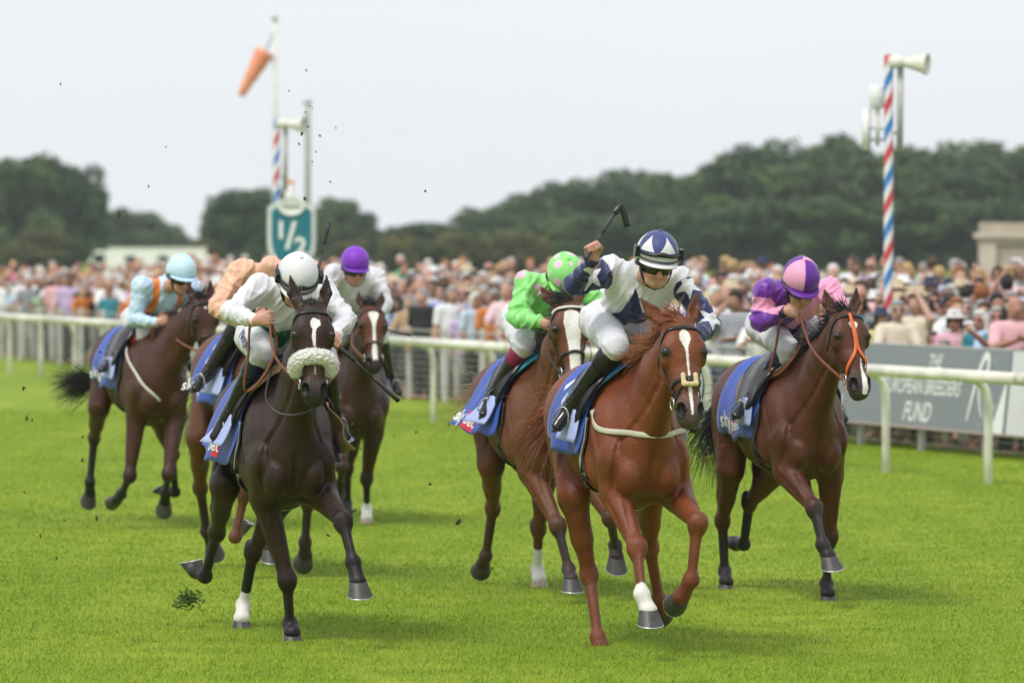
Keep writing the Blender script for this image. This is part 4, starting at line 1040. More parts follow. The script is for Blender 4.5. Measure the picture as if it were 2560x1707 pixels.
        if c.get('neckstrap'):
            MB().tube(catmull(c['neckstrap'], 7), c.get('neckr', .0075), n=7, flat=.6).build('martingale_strap', plain('strap_white', (.55, .53, .46), rough=.8) if c.get('neckr') else lea, s.root)
        if c.get('sidestrap'):
            s.strap('martingale_strap', [s.T((.10, -.22, 1.44)), s.T((.36, -.22, 1.26)), s.T((.50, -.14, 1.08)), s.T((.56, -.03, .98))], .024, plain('strap_white', (.55, .53, .46), rough=.8), off=.006, smooth=6)
        if c.get('breastgirth'):
            bm = plain('breast_girth_webbing', (.50, .48, .37), rough=.85, var=.1, bump=.2, bscale=120)
            R_ = [(.16, 60, -1), (.27, 74, -1), (.37, 84, -1)]
            pts = [s.around([x], [t], q, .01, s.F)[0] for x, t, q in R_] + [s.T((.50, -.13, 1.215)), s.T((.56, 0, 1.195)), s.T((.50, .13, 1.215))] + [s.around([x], [t], 1, .01, s.F)[0] for x, t, q in R_[::-1]]
            s.strap('breast_girth', pts, .032, bm, off=.006, thick=.004, smooth=10)
    def clothprint(s, cl, white, red, flare):
        """numbers and lettering, laid 5 mm proud of the cloth and following its flare"""
        c = s.c
        def lay(name, V, Fc, x0, th0, mat, turn=0.0, lift=.006, sx=1.0):
            ca, sa = math.cos(turn), math.sin(turn); R = .30; xs, ts = [], []
            for v in V:
                xs.append(x0 + (v[0] * ca - v[1] * sa) * sx); ts.append(th0 - math.degrees((v[0] * sa + v[1] * ca) / R))
            P = s.around(xs, ts, -1, .018 + lift); mx = c.get('clothdrop', 124)
            P = P + np.array([flare((x + .63) / .75, t / mx, -1) for x, t in zip(xs, ts)])
            return link(name, mesh_np(name, P, Fc, False), mat, cl)
        def grid(w, hgt, n=8):
            V = [(-w / 2 + w * i / n + .22 * (hgt * j / n), hgt * j / n, 0) for j in range(n + 1) for i in range(n + 1)]
            return V, [(j * (n + 1) + i, j * (n + 1) + i + 1, (j + 1) * (n + 1) + i + 1, (j + 1) * (n + 1) + i) for j in range(n) for i in range(n)]
        if c.get('number'): lay('number', *text_mesh(c['number'], .20, 0, .008), c.get('numx', -.36), c.get('numth', 62), white, turn=c.get('numturn', 0.0))
        if c.get('sponsor', True):
            x0, t0 = c.get('sponx', -.42), c.get('sponth', 108)
            lay('lettering', *text_mesh('sky', .17, 0, .004), x0 - .14, t0, white, lift=.006)
            lay('emblem', *grid(.17, .15), x0 + .07, t0 + 7, red, lift=.005)
            lay('lettering', *text_mesh('bet', .115, 0, .002), x0 + .085, t0 - 1, white, lift=.009)

def rot_y(deg):
    a = math.radians(deg); return np.array(((math.cos(a), 0, math.sin(a)), (0, 1, 0), (-math.sin(a), 0, math.cos(a))))

# ------------------------------------------------------------------ jockeys
def vnormals(V, Q):
    a, b, c, d = (V[Q[:, i]] for i in range(4)); n = np.cross(c - a, d - b); N = np.zeros_like(V)
    for i in range(4):
        for j in range(3): N[:, j] += np.bincount(Q[:, i], n[:, j], len(V))
    return N / (np.linalg.norm(N, axis=1, keepdims=True) + 1e-9)

def silk_material(name, rough=0.36):
    if name in MATS: return MATS[name]
    t = NT(name); o = t.obj()
    a, b, m = t.attr('tone').outputs['Color'], t.attr('device').outputs['Color'], t.attr('mask').outputs['Fac']
    col = t.mix(t.rng(m, 0.46, 0.54, 0, 1), a, b)
    n = t.noise(7.0, 2.0, o, dist=2.0); mp = t.new('ShaderNodeMapping'); mp.inputs['Scale'].default_value = (1, 1, .45); mp.inputs['Rotation'].default_value = (.5, .4, .2); t.l.new(o, mp.inputs['Vector'])
    wv = t.noise(13.0, 1.0, mp.outputs[0], dist=2.2)
    t.set(color=col, rough=rough, spec=.35, sheen=.25)
    t.bump(t.math('ADD', t.math('MULTIPLY', n, .5), t.math('MULTIPLY', wv, .22)), .5, .03)
    MATS[name] = t.m
    return t.m

def skin_material():
    if 'skin' in MATS: return MATS['skin']
    t = NT('skin'); o = t.obj(); c = t.attr('tone').outputs['Color']
    f = t.rng(t.noise(35.0, 3.0, o), .3, .7, .88, 1.1)
    v = t.new('ShaderNodeVectorMath', operation='SCALE'); t.l.new(c, v.inputs[0]); t.l.new(f, v.inputs['Scale'])
    t.set(color=v.outputs[0], rough=.48, spec=.4, sss=.15); t.b.inputs['Subsurface Radius'].default_value = (.012, .004, .002)
    t.b.inputs['Subsurface Scale'].default_value = .5
    t.bump(t.noise(90.0, 2.0, o), .15, .004)
    MATS['skin'] = t.m
    return t.m

def star(P2, c, R, rot=0.0, n=5):
    """how far inside a pointed star a 2-D point lies (metres, + inside)"""
    p = P2 - np.array(c); a = np.arctan2(p[:, 1], p[:, 0]) - rot; r = np.hypot(p[:, 0], p[:, 1])
    a = np.abs((a + math.pi / n) % (2 * math.pi / n) - math.pi / n)
    # edge from the tip (R, angle 0) to the inner corner (r_in, angle pi/n)
    ri = R * .42; A = np.array((R, 0)); B = np.array((ri * math.cos(math.pi / n), ri * math.sin(math.pi / n)))
    q = np.stack([r * np.cos(a), r * np.sin(a)], 1); e = B - A; nn = np.array((-e[1], e[0])) / np.linalg.norm(e)
    if nn @ A > 0: nn = -nn
    return (q - A) @ nn

SKIN = (.56, .30, .215)
def fist(F, wrist, d, g, tone, s=1.0, right=False):
    """a closed hand: palm, four bent fingers, thumb. d: wrist to knuckles, g: along the rod it grips (towards the thumb)"""
    d = nz(d); g = nz(g - d * (np.array(g) @ d)); n = np.cross(g, d) if right else np.cross(d, g); M = np.stack([d, g, n], 1); w = np.array(wrist, float); tone = np.array(tone)
    F.seg(w - d * .03, w + d * .02, (.024 * s, .030 * s), (.024 * s, .034 * s), lat=n, k=.015, col=tone)
    F.ell(w + d * .048 * s, np.array((.046, .041, .019)) * s, M=M, k=.012, col=tone)
    for i, (o, L) in enumerate(((.031, .95), (.0105, 1.05), (-.0105, 1.0), (-.030, .82))):
        K = w + d * .082 * s + g * o * s; r = (.0102 - .0006 * i) * s
        A = K + (d * .014 + n * .030 * L) * s; B = A + (-d * .026 * L + n * .012) * s; C = B + (-d * .012 - n * .018) * s
        F.seg(K - d * .012 * s, K, r * 1.1, r * 1.15, k=.006, col=tone)
        F.seg(K, A, r * 1.15, r, k=.004, col=tone); F.seg(A, B, r, r * .95, k=.004, col=tone * np.array((1, .9, .9))); F.seg(B, C, r * .95, r * .8, k=.004, col=tone)
    T0 = w + d * .022 * s + g * .030 * s + n * .006 * s; T1 = w + d * .050 * s + g * .048 * s + n * .026 * s; T2 = w + d * .082 * s + g * .036 * s + n * .040 * s
    F.seg(T0, T1, .0145 * s, .012 * s, k=.010, col=tone); F.seg(T1, T2, .012 * s, .0095 * s, k=.005, col=tone)
    return w + d * .075 * s + n * .022 * s              # where the rod passes

class Jockey:
    def __init__(s, horse, c):
        s.h = horse; s.c = c
        s.o = np.array((-.15, 0.0, 1.45))                # the rider's base, on the saddle
        ca, sa = math.cos(horse.rz), math.sin(horse.rz); q = s.o
        s.root = empty('person', (horse.O[0] + q[0] * ca - q[1] * sa, horse.O[1] + q[0] * sa + q[1] * ca, q[2]), horse.rz, c['label'], 'person', 'jockeys riding the racehorses')
    def mesh(s, name, V, Q, mat, parent=None):
        return link(name, mesh_np(name, np.asarray(V) - s.o, Q), mat, parent or s.root)
    def part(s, mb, name, mat, parent=None, smooth=True):
        mb.shift(s.o); return mb.build(name, mat, parent or s.root, smooth=smooth)
    def hd(s, x, y, z): return s.hc + s.hx * x + s.hyv * y + s.hz * z
    def build(s):
        c = s.c; J = {k: [np.array(p, float) for p in v] for k, v in c['J'].items()}
        s.J = J; tone = np.array(c.get('skin', SKIN)); res = c.get('res', .0082)
        s.hc = np.array(c['head'], float); s.hx = nz(c.get('face', (.8, 0, -.5))); y = np.array((-c.get('turn', 0.), 1., c.get('tilt', 0.))); y = nz(y - s.hx * (y @ s.hx)); s.hyv = y; s.hz = np.cross(s.hx, y)
        sh = .5 * (J['ra'][0] + J['la'][0]); hp = .5 * (J['rl'][0] + J['ll'][0]); ax = nz(sh - hp)
        chest = sh - ax * .12 + np.array((0, 0, -.02)); waist = hp * .55 + chest * .45 + np.array((0, 0, .03))
        latS = nz(J['la'][0] - J['ra'][0])
        # --- skin: one continuous figure, most of it under the clothes
        F = Flesh(); M = np.stack([s.hx, s.hyv, s.hz], 1); hd = s.hd
        e = lambda p, r, k=.02, col=None, op=1: F.ell(hd(*p), r, M=M, k=k, col=tone if col is None else col, op=op)
        e((0, 0, -.03), (.094, .078, .11)); e((.035, 0, -.098), (.064, .066, .088), .03); e((.060, 0, -.166), (.034, .040, .028), .025)
        for sd in (-1, 1):
            e((.062, .036 * sd, -.112), (.032, .027, .024), .02, tone * np.array((1.05, .9, .88))); e((-.005, .082 * sd, -.085), (.026, .012, .036), .008)
            e((.030, .052 * sd, -.150), (.04, .014, .03), .02)
        F.seg(hd(.092, 0, -.070), hd(.118, 0, -.114), (.011, .012), (.0175, .014), lat=s.hyv, k=.012, col=tone * np.array((1.06, .85, .82)))
        e((.094, 0, -.141), (.010, .027, .006), .004, np.array((.40, .14, .12))); e((.089, 0, -.157), (.011, .022, .006), .004, np.array((.40, .14, .12)))
        e((.090, 0, -.149), (.007, .020, .004), .002, np.array((.62, .58, .50)))
        F.seg(hd(-.03, 0, -.12), sh + np.array((.0, 0, -.01)), (.056, .058), (.065, .065), k=.04, col=tone)
        F.seg(hp, waist, (.13, .10), (.12, .09), lat=latS, k=.05, col=tone); F.seg(waist, chest, (.12, .09), (.15, .10), lat=latS, k=.05, col=tone)
        s.grip = {}
        for sd, a, l in ((-1, 'ra', 'rl'), (1, 'la', 'll')):
            S, E, W, Hn = J[a]; F.seg(chest, S, .08, .06, k=.05, col=tone); F.seg(S, E, .046, .038, k=.03, col=tone, bul=.1); F.seg(E, W, .038, .026, k=.02, col=tone, bul=.08)
            g = np.array(c.get('grip', {}).get(a, (.1, -sd * .25, .9)), float)
            s.grip[a] = (fist(F, W, Hn - W, g, tone, 1.06, sd < 0), nz(g))
            Hp, K, A, To = J[l]; F.seg(Hp, K, .075, .052, k=.04, col=tone); F.seg(K, A, .050, .034, k=.03, col=tone, bul=.12); 
        V, Q = F.grow(.0072 if c.get('fine', True) else .0115); C = blend_cols(F, V, .008)
        me = mesh_np('figure', V - s.o, Q); vcol(me, 'tone', C); link('body', me, skin_material(), s.root)
        # --- silks
        G = Flesh(); col = c['silk']
        Gk = {}
        G.seg(hp + np.array((0, 0, .0)), waist, (.150, .118), (.150, .118), lat=latS, k=.05, col=(0, 0, 0)); G.seg(waist, chest, (.150, .118), (.178, .130), lat=latS, k=.06, col=(0, 0, 0))
        G.seg(chest, sh + ax * .01, (.175, .125), (.115, .085), lat=latS, k=.05, col=(0, 0, 0))
        for sd, a in ((-1, 'ra'), (1, 'la')):
            S, E, W, Hn = J[a]
            G.seg(chest + (S - chest) * .45, S, (.105, .105), (.080, .080), k=.04, col=(0, 0, 0))
            G.seg(S, E, .072, .054, k=.03, col=(sd, 1, 0), bul=.05); G.seg(E, E + (W - E) * .93, .055, .036, k=.03, col=(sd, 2, 0), bul=.05)
        V, Q = G.grow(res - .0008); N = vnormals(V, Q); fold = .006 * wob(V, 3.2, c.get('seed', 1))
        for a in ('ra', 'la'):                                  # cloth bunches in rings along the sleeves, most at the elbow
            S, E, W, _ = J[a]
            for p0, p1, fr in ((S, E, 26.), (E, W, 30.)):
                d = nz(p1 - p0); L_ = np.linalg.norm(p1 - p0); t_ = (V - p0) @ d; rad = np.linalg.norm(V - p0 - t_[:, None] * d, axis=1); w_ = np.clip(1.6 - rad / .075, 0, 1) * np.clip(np.minimum(t_ + .04, L_ + .04 - t_) * 14, 0, 1)
                ph = wob(V, 5.0, 17) * 1.6; el = np.exp(-((V - E) ** 2).sum(1) / .014); fold += w_ * (.0055 + .010 * el) * (1 - np.abs(np.sin(t_ * fr * 1.25 + ph))) ** 1.3
        tt = (V - hp) @ ax; yy = (V - hp) @ latS; fold += .014 * (1 - np.abs(np.sin(yy * 15 + 5 * tt + 1.3 * wob(V, 4, 23)))) ** 2 * np.clip(1.2 - np.abs(yy) / .18, 0, 1)
        fold += .008 * (1 - np.abs(wob(V * np.array((.6, .9, 1.0)), 6.5, 7))) ** 2
        V = V + N * (fold * c.get('crease', 1.3) - .007)[:, None]
        lab = blend_cols(G, V, .012); base, dev, mask = s.livery(V, lab, sh, hp, chest, latS, ax)
        me = mesh_np('silks', V - s.o, Q); vcol(me, 'tone', base); vcol(me, 'device', dev); vcol(me, 'mask', np.clip(mask * .5 + .5, 0, 1))
        jk = link('silks', me, silk_material('jockey_silk'), s.root)
        cm = plain('cuff_%s' % c['id'], c.get('cuff', (.75, .75, .75)), rough=.6)
        for a in ('ra', 'la'):
            E, W = J[a][1], J[a][2]; d = nz(W - E); s.part(MB().tube([W - d * .035, W - d * .02, W - d * .004, W + d * .012], [.040, .041, .038, .034], n=14), 'cuff', cm, jk)
        # collar
        nk = hd(-.02, 0, -.15); d = nz(nk - sh); s.part(MB().tube([sh + d * .02, sh + d * .05, sh + d * .075], [.075, .068, .062], n=16), 'collar', plain('collar_%s' % c['id'], c.get('collar', (.7, .7, .7)), rough=.6), jk)
        # --- breeches and boots
        B = Flesh(); B.seg(hp - ax * .05, waist - ax * .02, (.150, .125), (.138, .108), lat=latS, k=.05)
        for l in ('rl', 'll'):
            Hp, K, A, To = J[l]; B.seg(hp - ax * .03, Hp, .115, .105, k=.05); B.seg(Hp, K, (.100, .105), (.072, .075), k=.05, bul=.05); B.seg(K, K + (A - K) * .18, .070, .058, k=.03)
        V, Q = B.grow(res + .0015); N = vnormals(V, Q); V = V + N * (.004 * wob(V, 5, 4) + .010 * (1 - np.abs(wob(V * np.array((1, .8, .6)), 7, 9))) ** 2 - .003)[:, None]
        br = s.mesh('breeches', V, Q, plain('breeches_white', (.66, .66, .70), rough=.55, var=.06, scale=14, bump=.35, bscale=24)); s.breeches = B; s.br = br
        bm = plain('boot_leather', (.012, .012, .013), rough=.2, var=.2, scale=25); tm = plain('boot_top_%s' % c['id'], c.get('boottop', (.012, .012, .013)), rough=.35)
        for l in ('rl', 'll'):
            Hp, K, A, To = J[l]; ft = nz(To - A); dn = nz(A - K)
            b = Flesh(); b.seg(K + (A - K) * .16, A, .061, .041, k=.02, bul=.10); b.seg(A, A + dn * .03 + ft * .02, .043, .040, k=.02)
            b.seg(A + dn * .035 - ft * .03, A + dn * .025 + ft * .16, (.036, .034), (.036, .022), k=.025); b.ell(A + dn * .03 - ft * .03, (.035, .035, .035), k=.02)
            V, Q = b.grow(.0085); N = vnormals(V, Q); V = V + N * (.0014 * wob(V, 8, 2) + .0045 * np.exp(-((V - A) ** 2).sum(1) / .006) * (1 - np.abs(np.sin((V - A) @ dn * 90 + wob(V, 9, 3)))))[:, None]
            bo = s.mesh('boot', V, Q, bm)
            s.part(MB().tube([K + (A - K) * .10, K + (A - K) * .14, K + (A - K) * .33, K + (A - K) * .36], [.066, .069, .067, .062], n=18), 'boot_top', tm, bo)
            s.part(MB().tube([A + dn * .060 - ft * .06, A + dn * .062 + ft * .05, A + dn * .050 + ft * .17], [.026, .034, .024], n=10, flat=.22), 'sole', plain('boot_sole', (.03, .03, .03), rough=.7), bo)
            # stirrup iron round the ball of the foot
            q = A + ft * .10 + dn * .055; up = nz(-dn * .6 + np.array((0, 0, .6))); sd_ = np.cross(up, ft); sd_ = nz(sd_)
            arch = [q + sd_ * .050 * math.cos(a) + up * (.095 * max(0, math.sin(a))) for a in np.linspace(0, math.pi, 11)]
            s.part(MB().tube(arch + [arch[0]], .0055, n=6), 'stirrup_iron', plain('stirrup_alloy', (.55, .55, .55), rough=.3, metal=.9), bo)
            sl = s.h.around([.0], [58], -1 if l == 'rl' else 1, .05)[0]
            pts = [sl, .5 * (sl + arch[5]) + np.array((0, (-1 if l == 'rl' else 1) * .02, 0)), arch[5]]; P = catmull(pts, 4)
            s.part(MB().ribbon(P, [np.array((0, -1. if l == 'rl' else 1., 0))] * len(P), .018, .004), 'stirrup_leather', plain('stirrup_webbing', (.16, .16, .17), rough=.6), bo)
        s.headgear()
        if c.get('thigh'): s.thigh_print(c['thigh'])
        return s
    def thigh_print(s, txt):
        J = s.J['rl']; Hp, K = J[0], J[1]; d = nz(K - Hp); m = plain('breeches_print_navy', (.02, .025, .09), rough=.6, var=.05); V, Fc = text_mesh(txt, .135, .12, .0022)
        up = nz(np.cross(d, (0, 1, 0))); up = up if up[2] > 0 else -up
        c0 = Hp * .42 + K * .58 + np.array((.05, -.12, .0)) + up * .015
        P = np.array([c0 + d * v[0] * .9 + up * v[1] * .9 for v in V]); P, _ = s.breeches.onto(P, .011, 6)
        link('lettering', mesh_np('lettering', P - s.o, Fc, False), m, s.br)
    def livery(s, V, lab, sh, hp, chest, latS, ax):
        c = s.c; n = len(V); A = np.tile(np.array(c['silk'], float), (n, 1)); B = np.tile(np.array(c.get('dev', c['silk']), float), (n, 1)); m = np.full(n, -1.)
        arm = lab[:, 1] > .5; side = np.sign(lab[:, 0]); P = V
        y = (P - sh) @ latS; t = (P - hp) @ ax / np.linalg.norm(sh - hp); nrm = np.cross(ax, latS)
        kind = c.get('pattern')
        if kind == 'hoop': m = np.where(arm, -1, (.20 - np.abs(t - .30)) * 12)
        if kind == 'stars':
            A[arm] = c['dev']; B[arm] = c['silk']
            st = np.full(n, -1.); pl = np.stack([P[:, 1], P[:, 2] * 1.0], 1)
            for cy, cz, R, ro in ((.0, sh[2] - .29, .22, .3), (-.16, sh[2] - .08, .0, .3)):
                if R: st = np.maximum(st, star(pl, (cy, cz), R, math.pi / 2) / .012)
            m = np.where(arm, m, st)
            for a in ('ra', 'la'):
                S, E, W, _ = s.J[a]; sel = arm & (side == (-1 if a == 'ra' else 1)); q = P[sel]; best = np.full(sel.sum(), -1.)
                for f_, (p0, p1) in ((.66, (S, E)),) if a == 'ra' else ((.25, (S, E)), (.98, (S, E))):
                    d = nz(p1 - p0); c0 = p0 + (p1 - p0) * f_; u = nz(np.array((1., 0, .3)) - d * (np.array((1., 0, .3)) @ d)); w_ = np.cross(d, u)
                    for uu, ww in ((u, w_), (-u, w_)):
                        fr = (q - c0) @ uu > .02; loc = np.stack([(q - c0) @ d, (q - c0) @ ww], 1); v = star(loc, (0, 0), .085, .4) / .01; best = np.maximum(best, np.where(fr, v, -1))
                m[sel] = best
        if kind == 'quarters':
            m = np.where(arm, -1, np.clip((y + .02) * -60, -1, 1)); low = (~arm) & (t < .45); m[low] = 1
            rt = arm & (side < 0); lt = arm & (side > 0); A[rt] = c['dev']; B[rt] = c['silk']; S, E = s.J['ra'][0], s.J['ra'][1]
            tt = (P - S) @ nz(E - S) / np.linalg.norm(E - S); m[rt] = np.clip((.22 - np.abs(tt[rt] - .42)) * 12, -1, 1)
            S, E = s.J['la'][0], s.J['la'][1]; tt = (P - S) @ nz(E - S) / np.linalg.norm(E - S); m[lt] = np.clip((tt[lt] - .9) * 8, -1, 1)
        if kind == 'spots':
            r = np.random.RandomState(4); m = np.full(n, -1.); pts = P[~arm]; chosen = []
            for i in r.permutation(len(pts))[:2500]:
                p = pts[i]
                if all(np.linalg.norm(p - q) > .135 for q in chosen): chosen.append(p)
            for q in chosen: m = np.where(arm, m, np.maximum(m, (.040 - np.linalg.norm(P - q, axis=1)) / .01))
        if kind == 'braces':
            m = np.where(arm, -1, np.maximum((.028 - np.abs(np.abs(y) - .105)) / .008, -1)); low = (~arm) & (t < .40); A[low] = (.02, .03, .10); m[low] = -1
        return A, B, m
    def headgear(s):
        c = s.c; hd = s.hd; a, b, h = .140, .119, .128
        prof = []; V, Fc, N = [], [], 36; rows = 13
        for j in range(rows):
            el = math.pi / 2 - (j / (rows - 1)) * (math.pi / 2 + .28)
            for i in range(N):
                az = 2 * math.pi * i / N; r = math.cos(el); z = h * math.sin(el); k = 1 + .012 * math.cos(6 * az) * math.cos(el)
                V.append(hd(a * r * math.cos(az) * k - .012, b * r * math.sin(az) * k, z + .018 * (math.cos(az) < -.2) * 0 - .012 * (1 if math.cos(az) < 0 else 0) * (j / rows)))
        Fc = [(j * N + i, (j + 1) * N + i, (j + 1) * N + (i + 1) % N, j * N + (i + 1) % N) for j in range(1, rows - 1) for i in range(N)]
        V.append(hd(-.012, 0, h)); top = len(V) - 1; Fc += [(top, N + i, N + (i + 1) % N) for i in range(N)]
        P = np.array(V); L = np.stack([(P - s.hc) @ s.hx, (P - s.hc) @ s.hyv, (P - s.hc) @ s.hz], 1); az = np.arctan2(L[:, 1], L[:, 0] + .012)
        hm = helmet_material(c); me = mesh_np('helmet', P - s.o, Fc); vcol(me, 'hl', L)
        he = link('helmet', me, hm, s.root); md = he.modifiers.new('t', 'SOLIDIFY'); md.thickness = .006; md.offset = -1
        s.part(MB().sphere(hd(-.012, 0, h + .002), (.014, .014, .006), 10, 6, np.stack([s.hx, s.hyv, s.hz], 1)), 'button', plain('cap_button_%s' % c['id'], c['cap'], rough=.5), he)
        # peak
        V = []; n = 19
        for i in range(n):
            az = math.radians(-68 + 136 * i / (n - 1)); ex = .052 * max(.12, math.cos(az * 1.25))
            for r, z in ((.0, -.030), (ex, -.045), (ex, -.051), (.0, -.037)):
                V.append(hd((a - .006 + r) * math.cos(az) - .012, (b - .004 + r * .75) * math.sin(az), z - .004 * math.cos(az)))
        Fc = [(i * 4 + k, i * 4 + (k + 1) % 4, i * 4 + 4 + (k + 1) % 4, i * 4 + 4 + k) for i in range(n - 1) for k in range(4)]
        s.part(MB().add(V, Fc), 'peak', plain('cap_peak_%s' % c['id'], c.get('peak', c['cap']), rough=.5), he)
        dk = plain('goggle_black', (.010, .010, .012), rough=.35, var=.1); ls = plain('goggle_lens', (.006, .006, .010), rough=.04, var=.02, spec=.8)
        # goggles on the face
        V = []; n = 25
        for i in range(n):
            az = math.radians(-82 + 164 * i / (n - 1)); notch = .026 * math.exp(-(az / .17) ** 2)
            for z, o in ((-.046, .0), (-.048, .012), (-.074, .018), (-.106 + notch, .011), (-.108 + notch, .0)):
                V.append(hd((.096 + o) * math.cos(az) + .004, (.073 + o) * math.sin(az), z))
        Fc = [(i * 5 + k, i * 5 + 5 + k, i * 5 + 6 + k, i * 5 + 1 + k) for i in range(n - 1) for k in range(4)]
        go = s.part(MB().add(V, [f[::-1] for f in Fc]), 'goggles', ls); 
        ring = [hd(.13 * math.cos(q) * (1 if math.cos(q) < .55 else .86) - .01, .112 * math.sin(q) * (1.0), -.070 + .012 * math.cos(q)) for q in np.linspace(math.radians(60), math.radians(300), 26)]
        s.part(MB().ribbon(ring, [nz(p - s.hc) for p in ring], .022, .004), 'goggle_strap', dk, go)
        cs = MB()
        for sd in (-1, 1): cs.tube(catmull([hd(.02, .094 * sd, -.05), hd(.035, .082 * sd, -.125), hd(.052, .050 * sd, -.178), hd(.060, 0, -.198)], 5), .0085, n=6, flat=.5)
        s.part(cs, 'chin_strap', dk, he)
        # padded rim of the skull cap round the temples
        rim = [hd(.120 * math.cos(q) - .012, .103 * math.sin(q), -.045 - .012 * (1 - math.cos(q)) * .5) for q in np.linspace(0, 2 * math.pi, 33)]
        s.part(MB().tube(rim, .012, n=6, cap=False), 'cap_lining', dk, he)
        if c.get('band'):
            P = [hd((a + .004) * math.cos(q) - .012, (b + .004) * math.sin(q), +.014 - .010 * math.cos(q) + .012 * math.exp(-(q / .35) ** 2)) for q in np.linspace(-math.pi * .62, math.pi * .62, 45)]
            bd = s.part(MB().ribbon(P, [nz(p - s.hc) for p in P], [.018 + .012 * math.exp(-(q / .25) ** 2) for q in np.linspace(-2, 2, 45)], .008), 'camera_band', dk, he)
            for sd in (-1, 1):
                M = np.stack([s.hx, s.hyv, s.hz], 1); mb = MB().box((-.030, -.011, -.032), (.022, .011, .028)); mb.v = [tuple(hd(.025, (b + .010) * sd, .010) + M @ np.array(v)) for v in mb.v]
                s.part(mb, 'camera_pod', dk, bd, smooth=False)
            s.part(MB().sphere(hd(a + .002, 0, .020), .009, 8, 6), 'camera_lens', ls, bd)
            P = [hd((a + .010) * math.cos(q) - .012, (b + .004) * math.sin(q), -.014 - .012 * math.cos(q)) for q in np.linspace(-1.7, 1.7, 25)]
            s.part(MB().tube(P, .004, n=6), 'camera_strap', dk, bd)

def helmet_material(c):
    t = NT('cap_cover_%s' % c['id']); a = t.attr('hl').outputs['Vector']; sp = t.new('ShaderNodeSeparateXYZ'); t.l.new(a, sp.inputs[0]); x, y, z = sp.outputs
    col = c['cap']; d = c.get('capdev', col); kind = c.get('cappat')
    ang = t.math('ARCTAN2', y, t.math('ADD', x, .012))
    if kind == 'quarters':
        m = t.math('GREATER_THAN', t.math('MULTIPLY', t.math('ADD', y, .008), t.math('SUBTRACT', z, .07)), 0.0)
        m = t.math('GREATER_THAN', t.math('MULTIPLY', t.math('SINE', t.math('ADD', t.math('MULTIPLY', ang, 2.0), .25)), 1.0), 0.0); out = t.mix(m, col, d)
    elif kind == 'diamonds':
        seg = t.math('ABSOLUTE', t.math('SUBTRACT', t.math('FRACT', t.math('ADD', t.math('MULTIPLY', ang, 6 / (2 * math.pi)), .25)), .5))
        up = t.math('MULTIPLY', t.math('SUBTRACT', z, .022), 9.5)
        m = t.math('MULTIPLY', t.math('GREATER_THAN', z, .022), t.math('LESS_THAN', t.math('ADD', t.math('MULTIPLY', seg, 2.0), up), .80)); low = t.math('LESS_THAN', z, .012)
        out = t.mix(t.math('MAXIMUM', m, low), col, d)
    elif kind == 'spots':
        v = t.new('ShaderNodeTexVoronoi'); v.inputs['Scale'].default_value = 11.0; v.inputs['Randomness'].default_value = .35; t.l.new(a, v.inputs['Vector'])
        out = t.mix(t.rng(v.outputs['Distance'], .32, .36, 1, 0), col, d)
    else: out = t.mix(0.0, col, col)
    t.set(color=out, rough=.5, spec=.3, sheen=.2); o = t.obj(); seam = t.math('ABSOLUTE', t.math('SINE', t.math('MULTIPLY', ang, 3.0)))
    t.bump(t.math('ADD', t.math('MULTIPLY', t.noise(22.0, 3.0, o, dist=1.0), .5), t.rng(seam, 0, .06, 0, .6)), .35, .012)
    return t.m

def whip(h, a, b, label, pos, fold=False):
    """racing whip with a bound handle and padded flap; a: butt, b: tip (horse-local)"""
    a, b = np.array(a, float), np.array(b, float); ca, sa = math.cos(h.rz), math.sin(h.rz)
    root = empty('riding_whip', (h.O[0] + a[0] * ca - a[1] * sa, h.O[1] + a[0] * sa + a[1] * ca, a[2]), h.rz, label, 'whip', 'riding whips held by the jockeys')
    dk = plain('whip_black', (.012, .012, .013), rough=.35, var=.2); gr = plain('whip_binding', (.045, .045, .048), rough=.5, var=.25, scale=60, bump=.4, bscale=160); d = b - a; L = np.linalg.norm(d); d = d / L; z = np.zeros(3)
    n = np.cross(d, (1, 0, 0)); n = nz(n)
    MB().tube([z - d * .03, z - d * .02, z, d * .04, d * .16], [.016, .018, .014, .013, .012], n=10).build('handle', gr, root)
    if fold:
        e = d * L; MB().tube([d * .15, e * .75, e - d * .02], [.013, .0125, .012], n=8).build('shaft', gr, root)
        dn = nz(np.array((0, .35, -1.))); pts = catmull([e - d * .03, e + np.array((0, .018, .012)), e + np.array((0, .034, -.01)), e + np.array((0, .036, -.03)) + dn * .07], 5)
        MB().ribbon(pts, [np.array((1., 0, 0))] * len(pts), .036, .016).build('flap', dk, root)
    else:
        MB().tube([d * .15, d * (L * .62)], [.0075, .006], n=8).build('shaft', dk, root)
        MB().tube([d * (L * .60), d * (L * .66), d * (L * .9), d * L], [.008, .015, .019, .020], n=10, flat=.7).build('flap', dk, root)
    return root

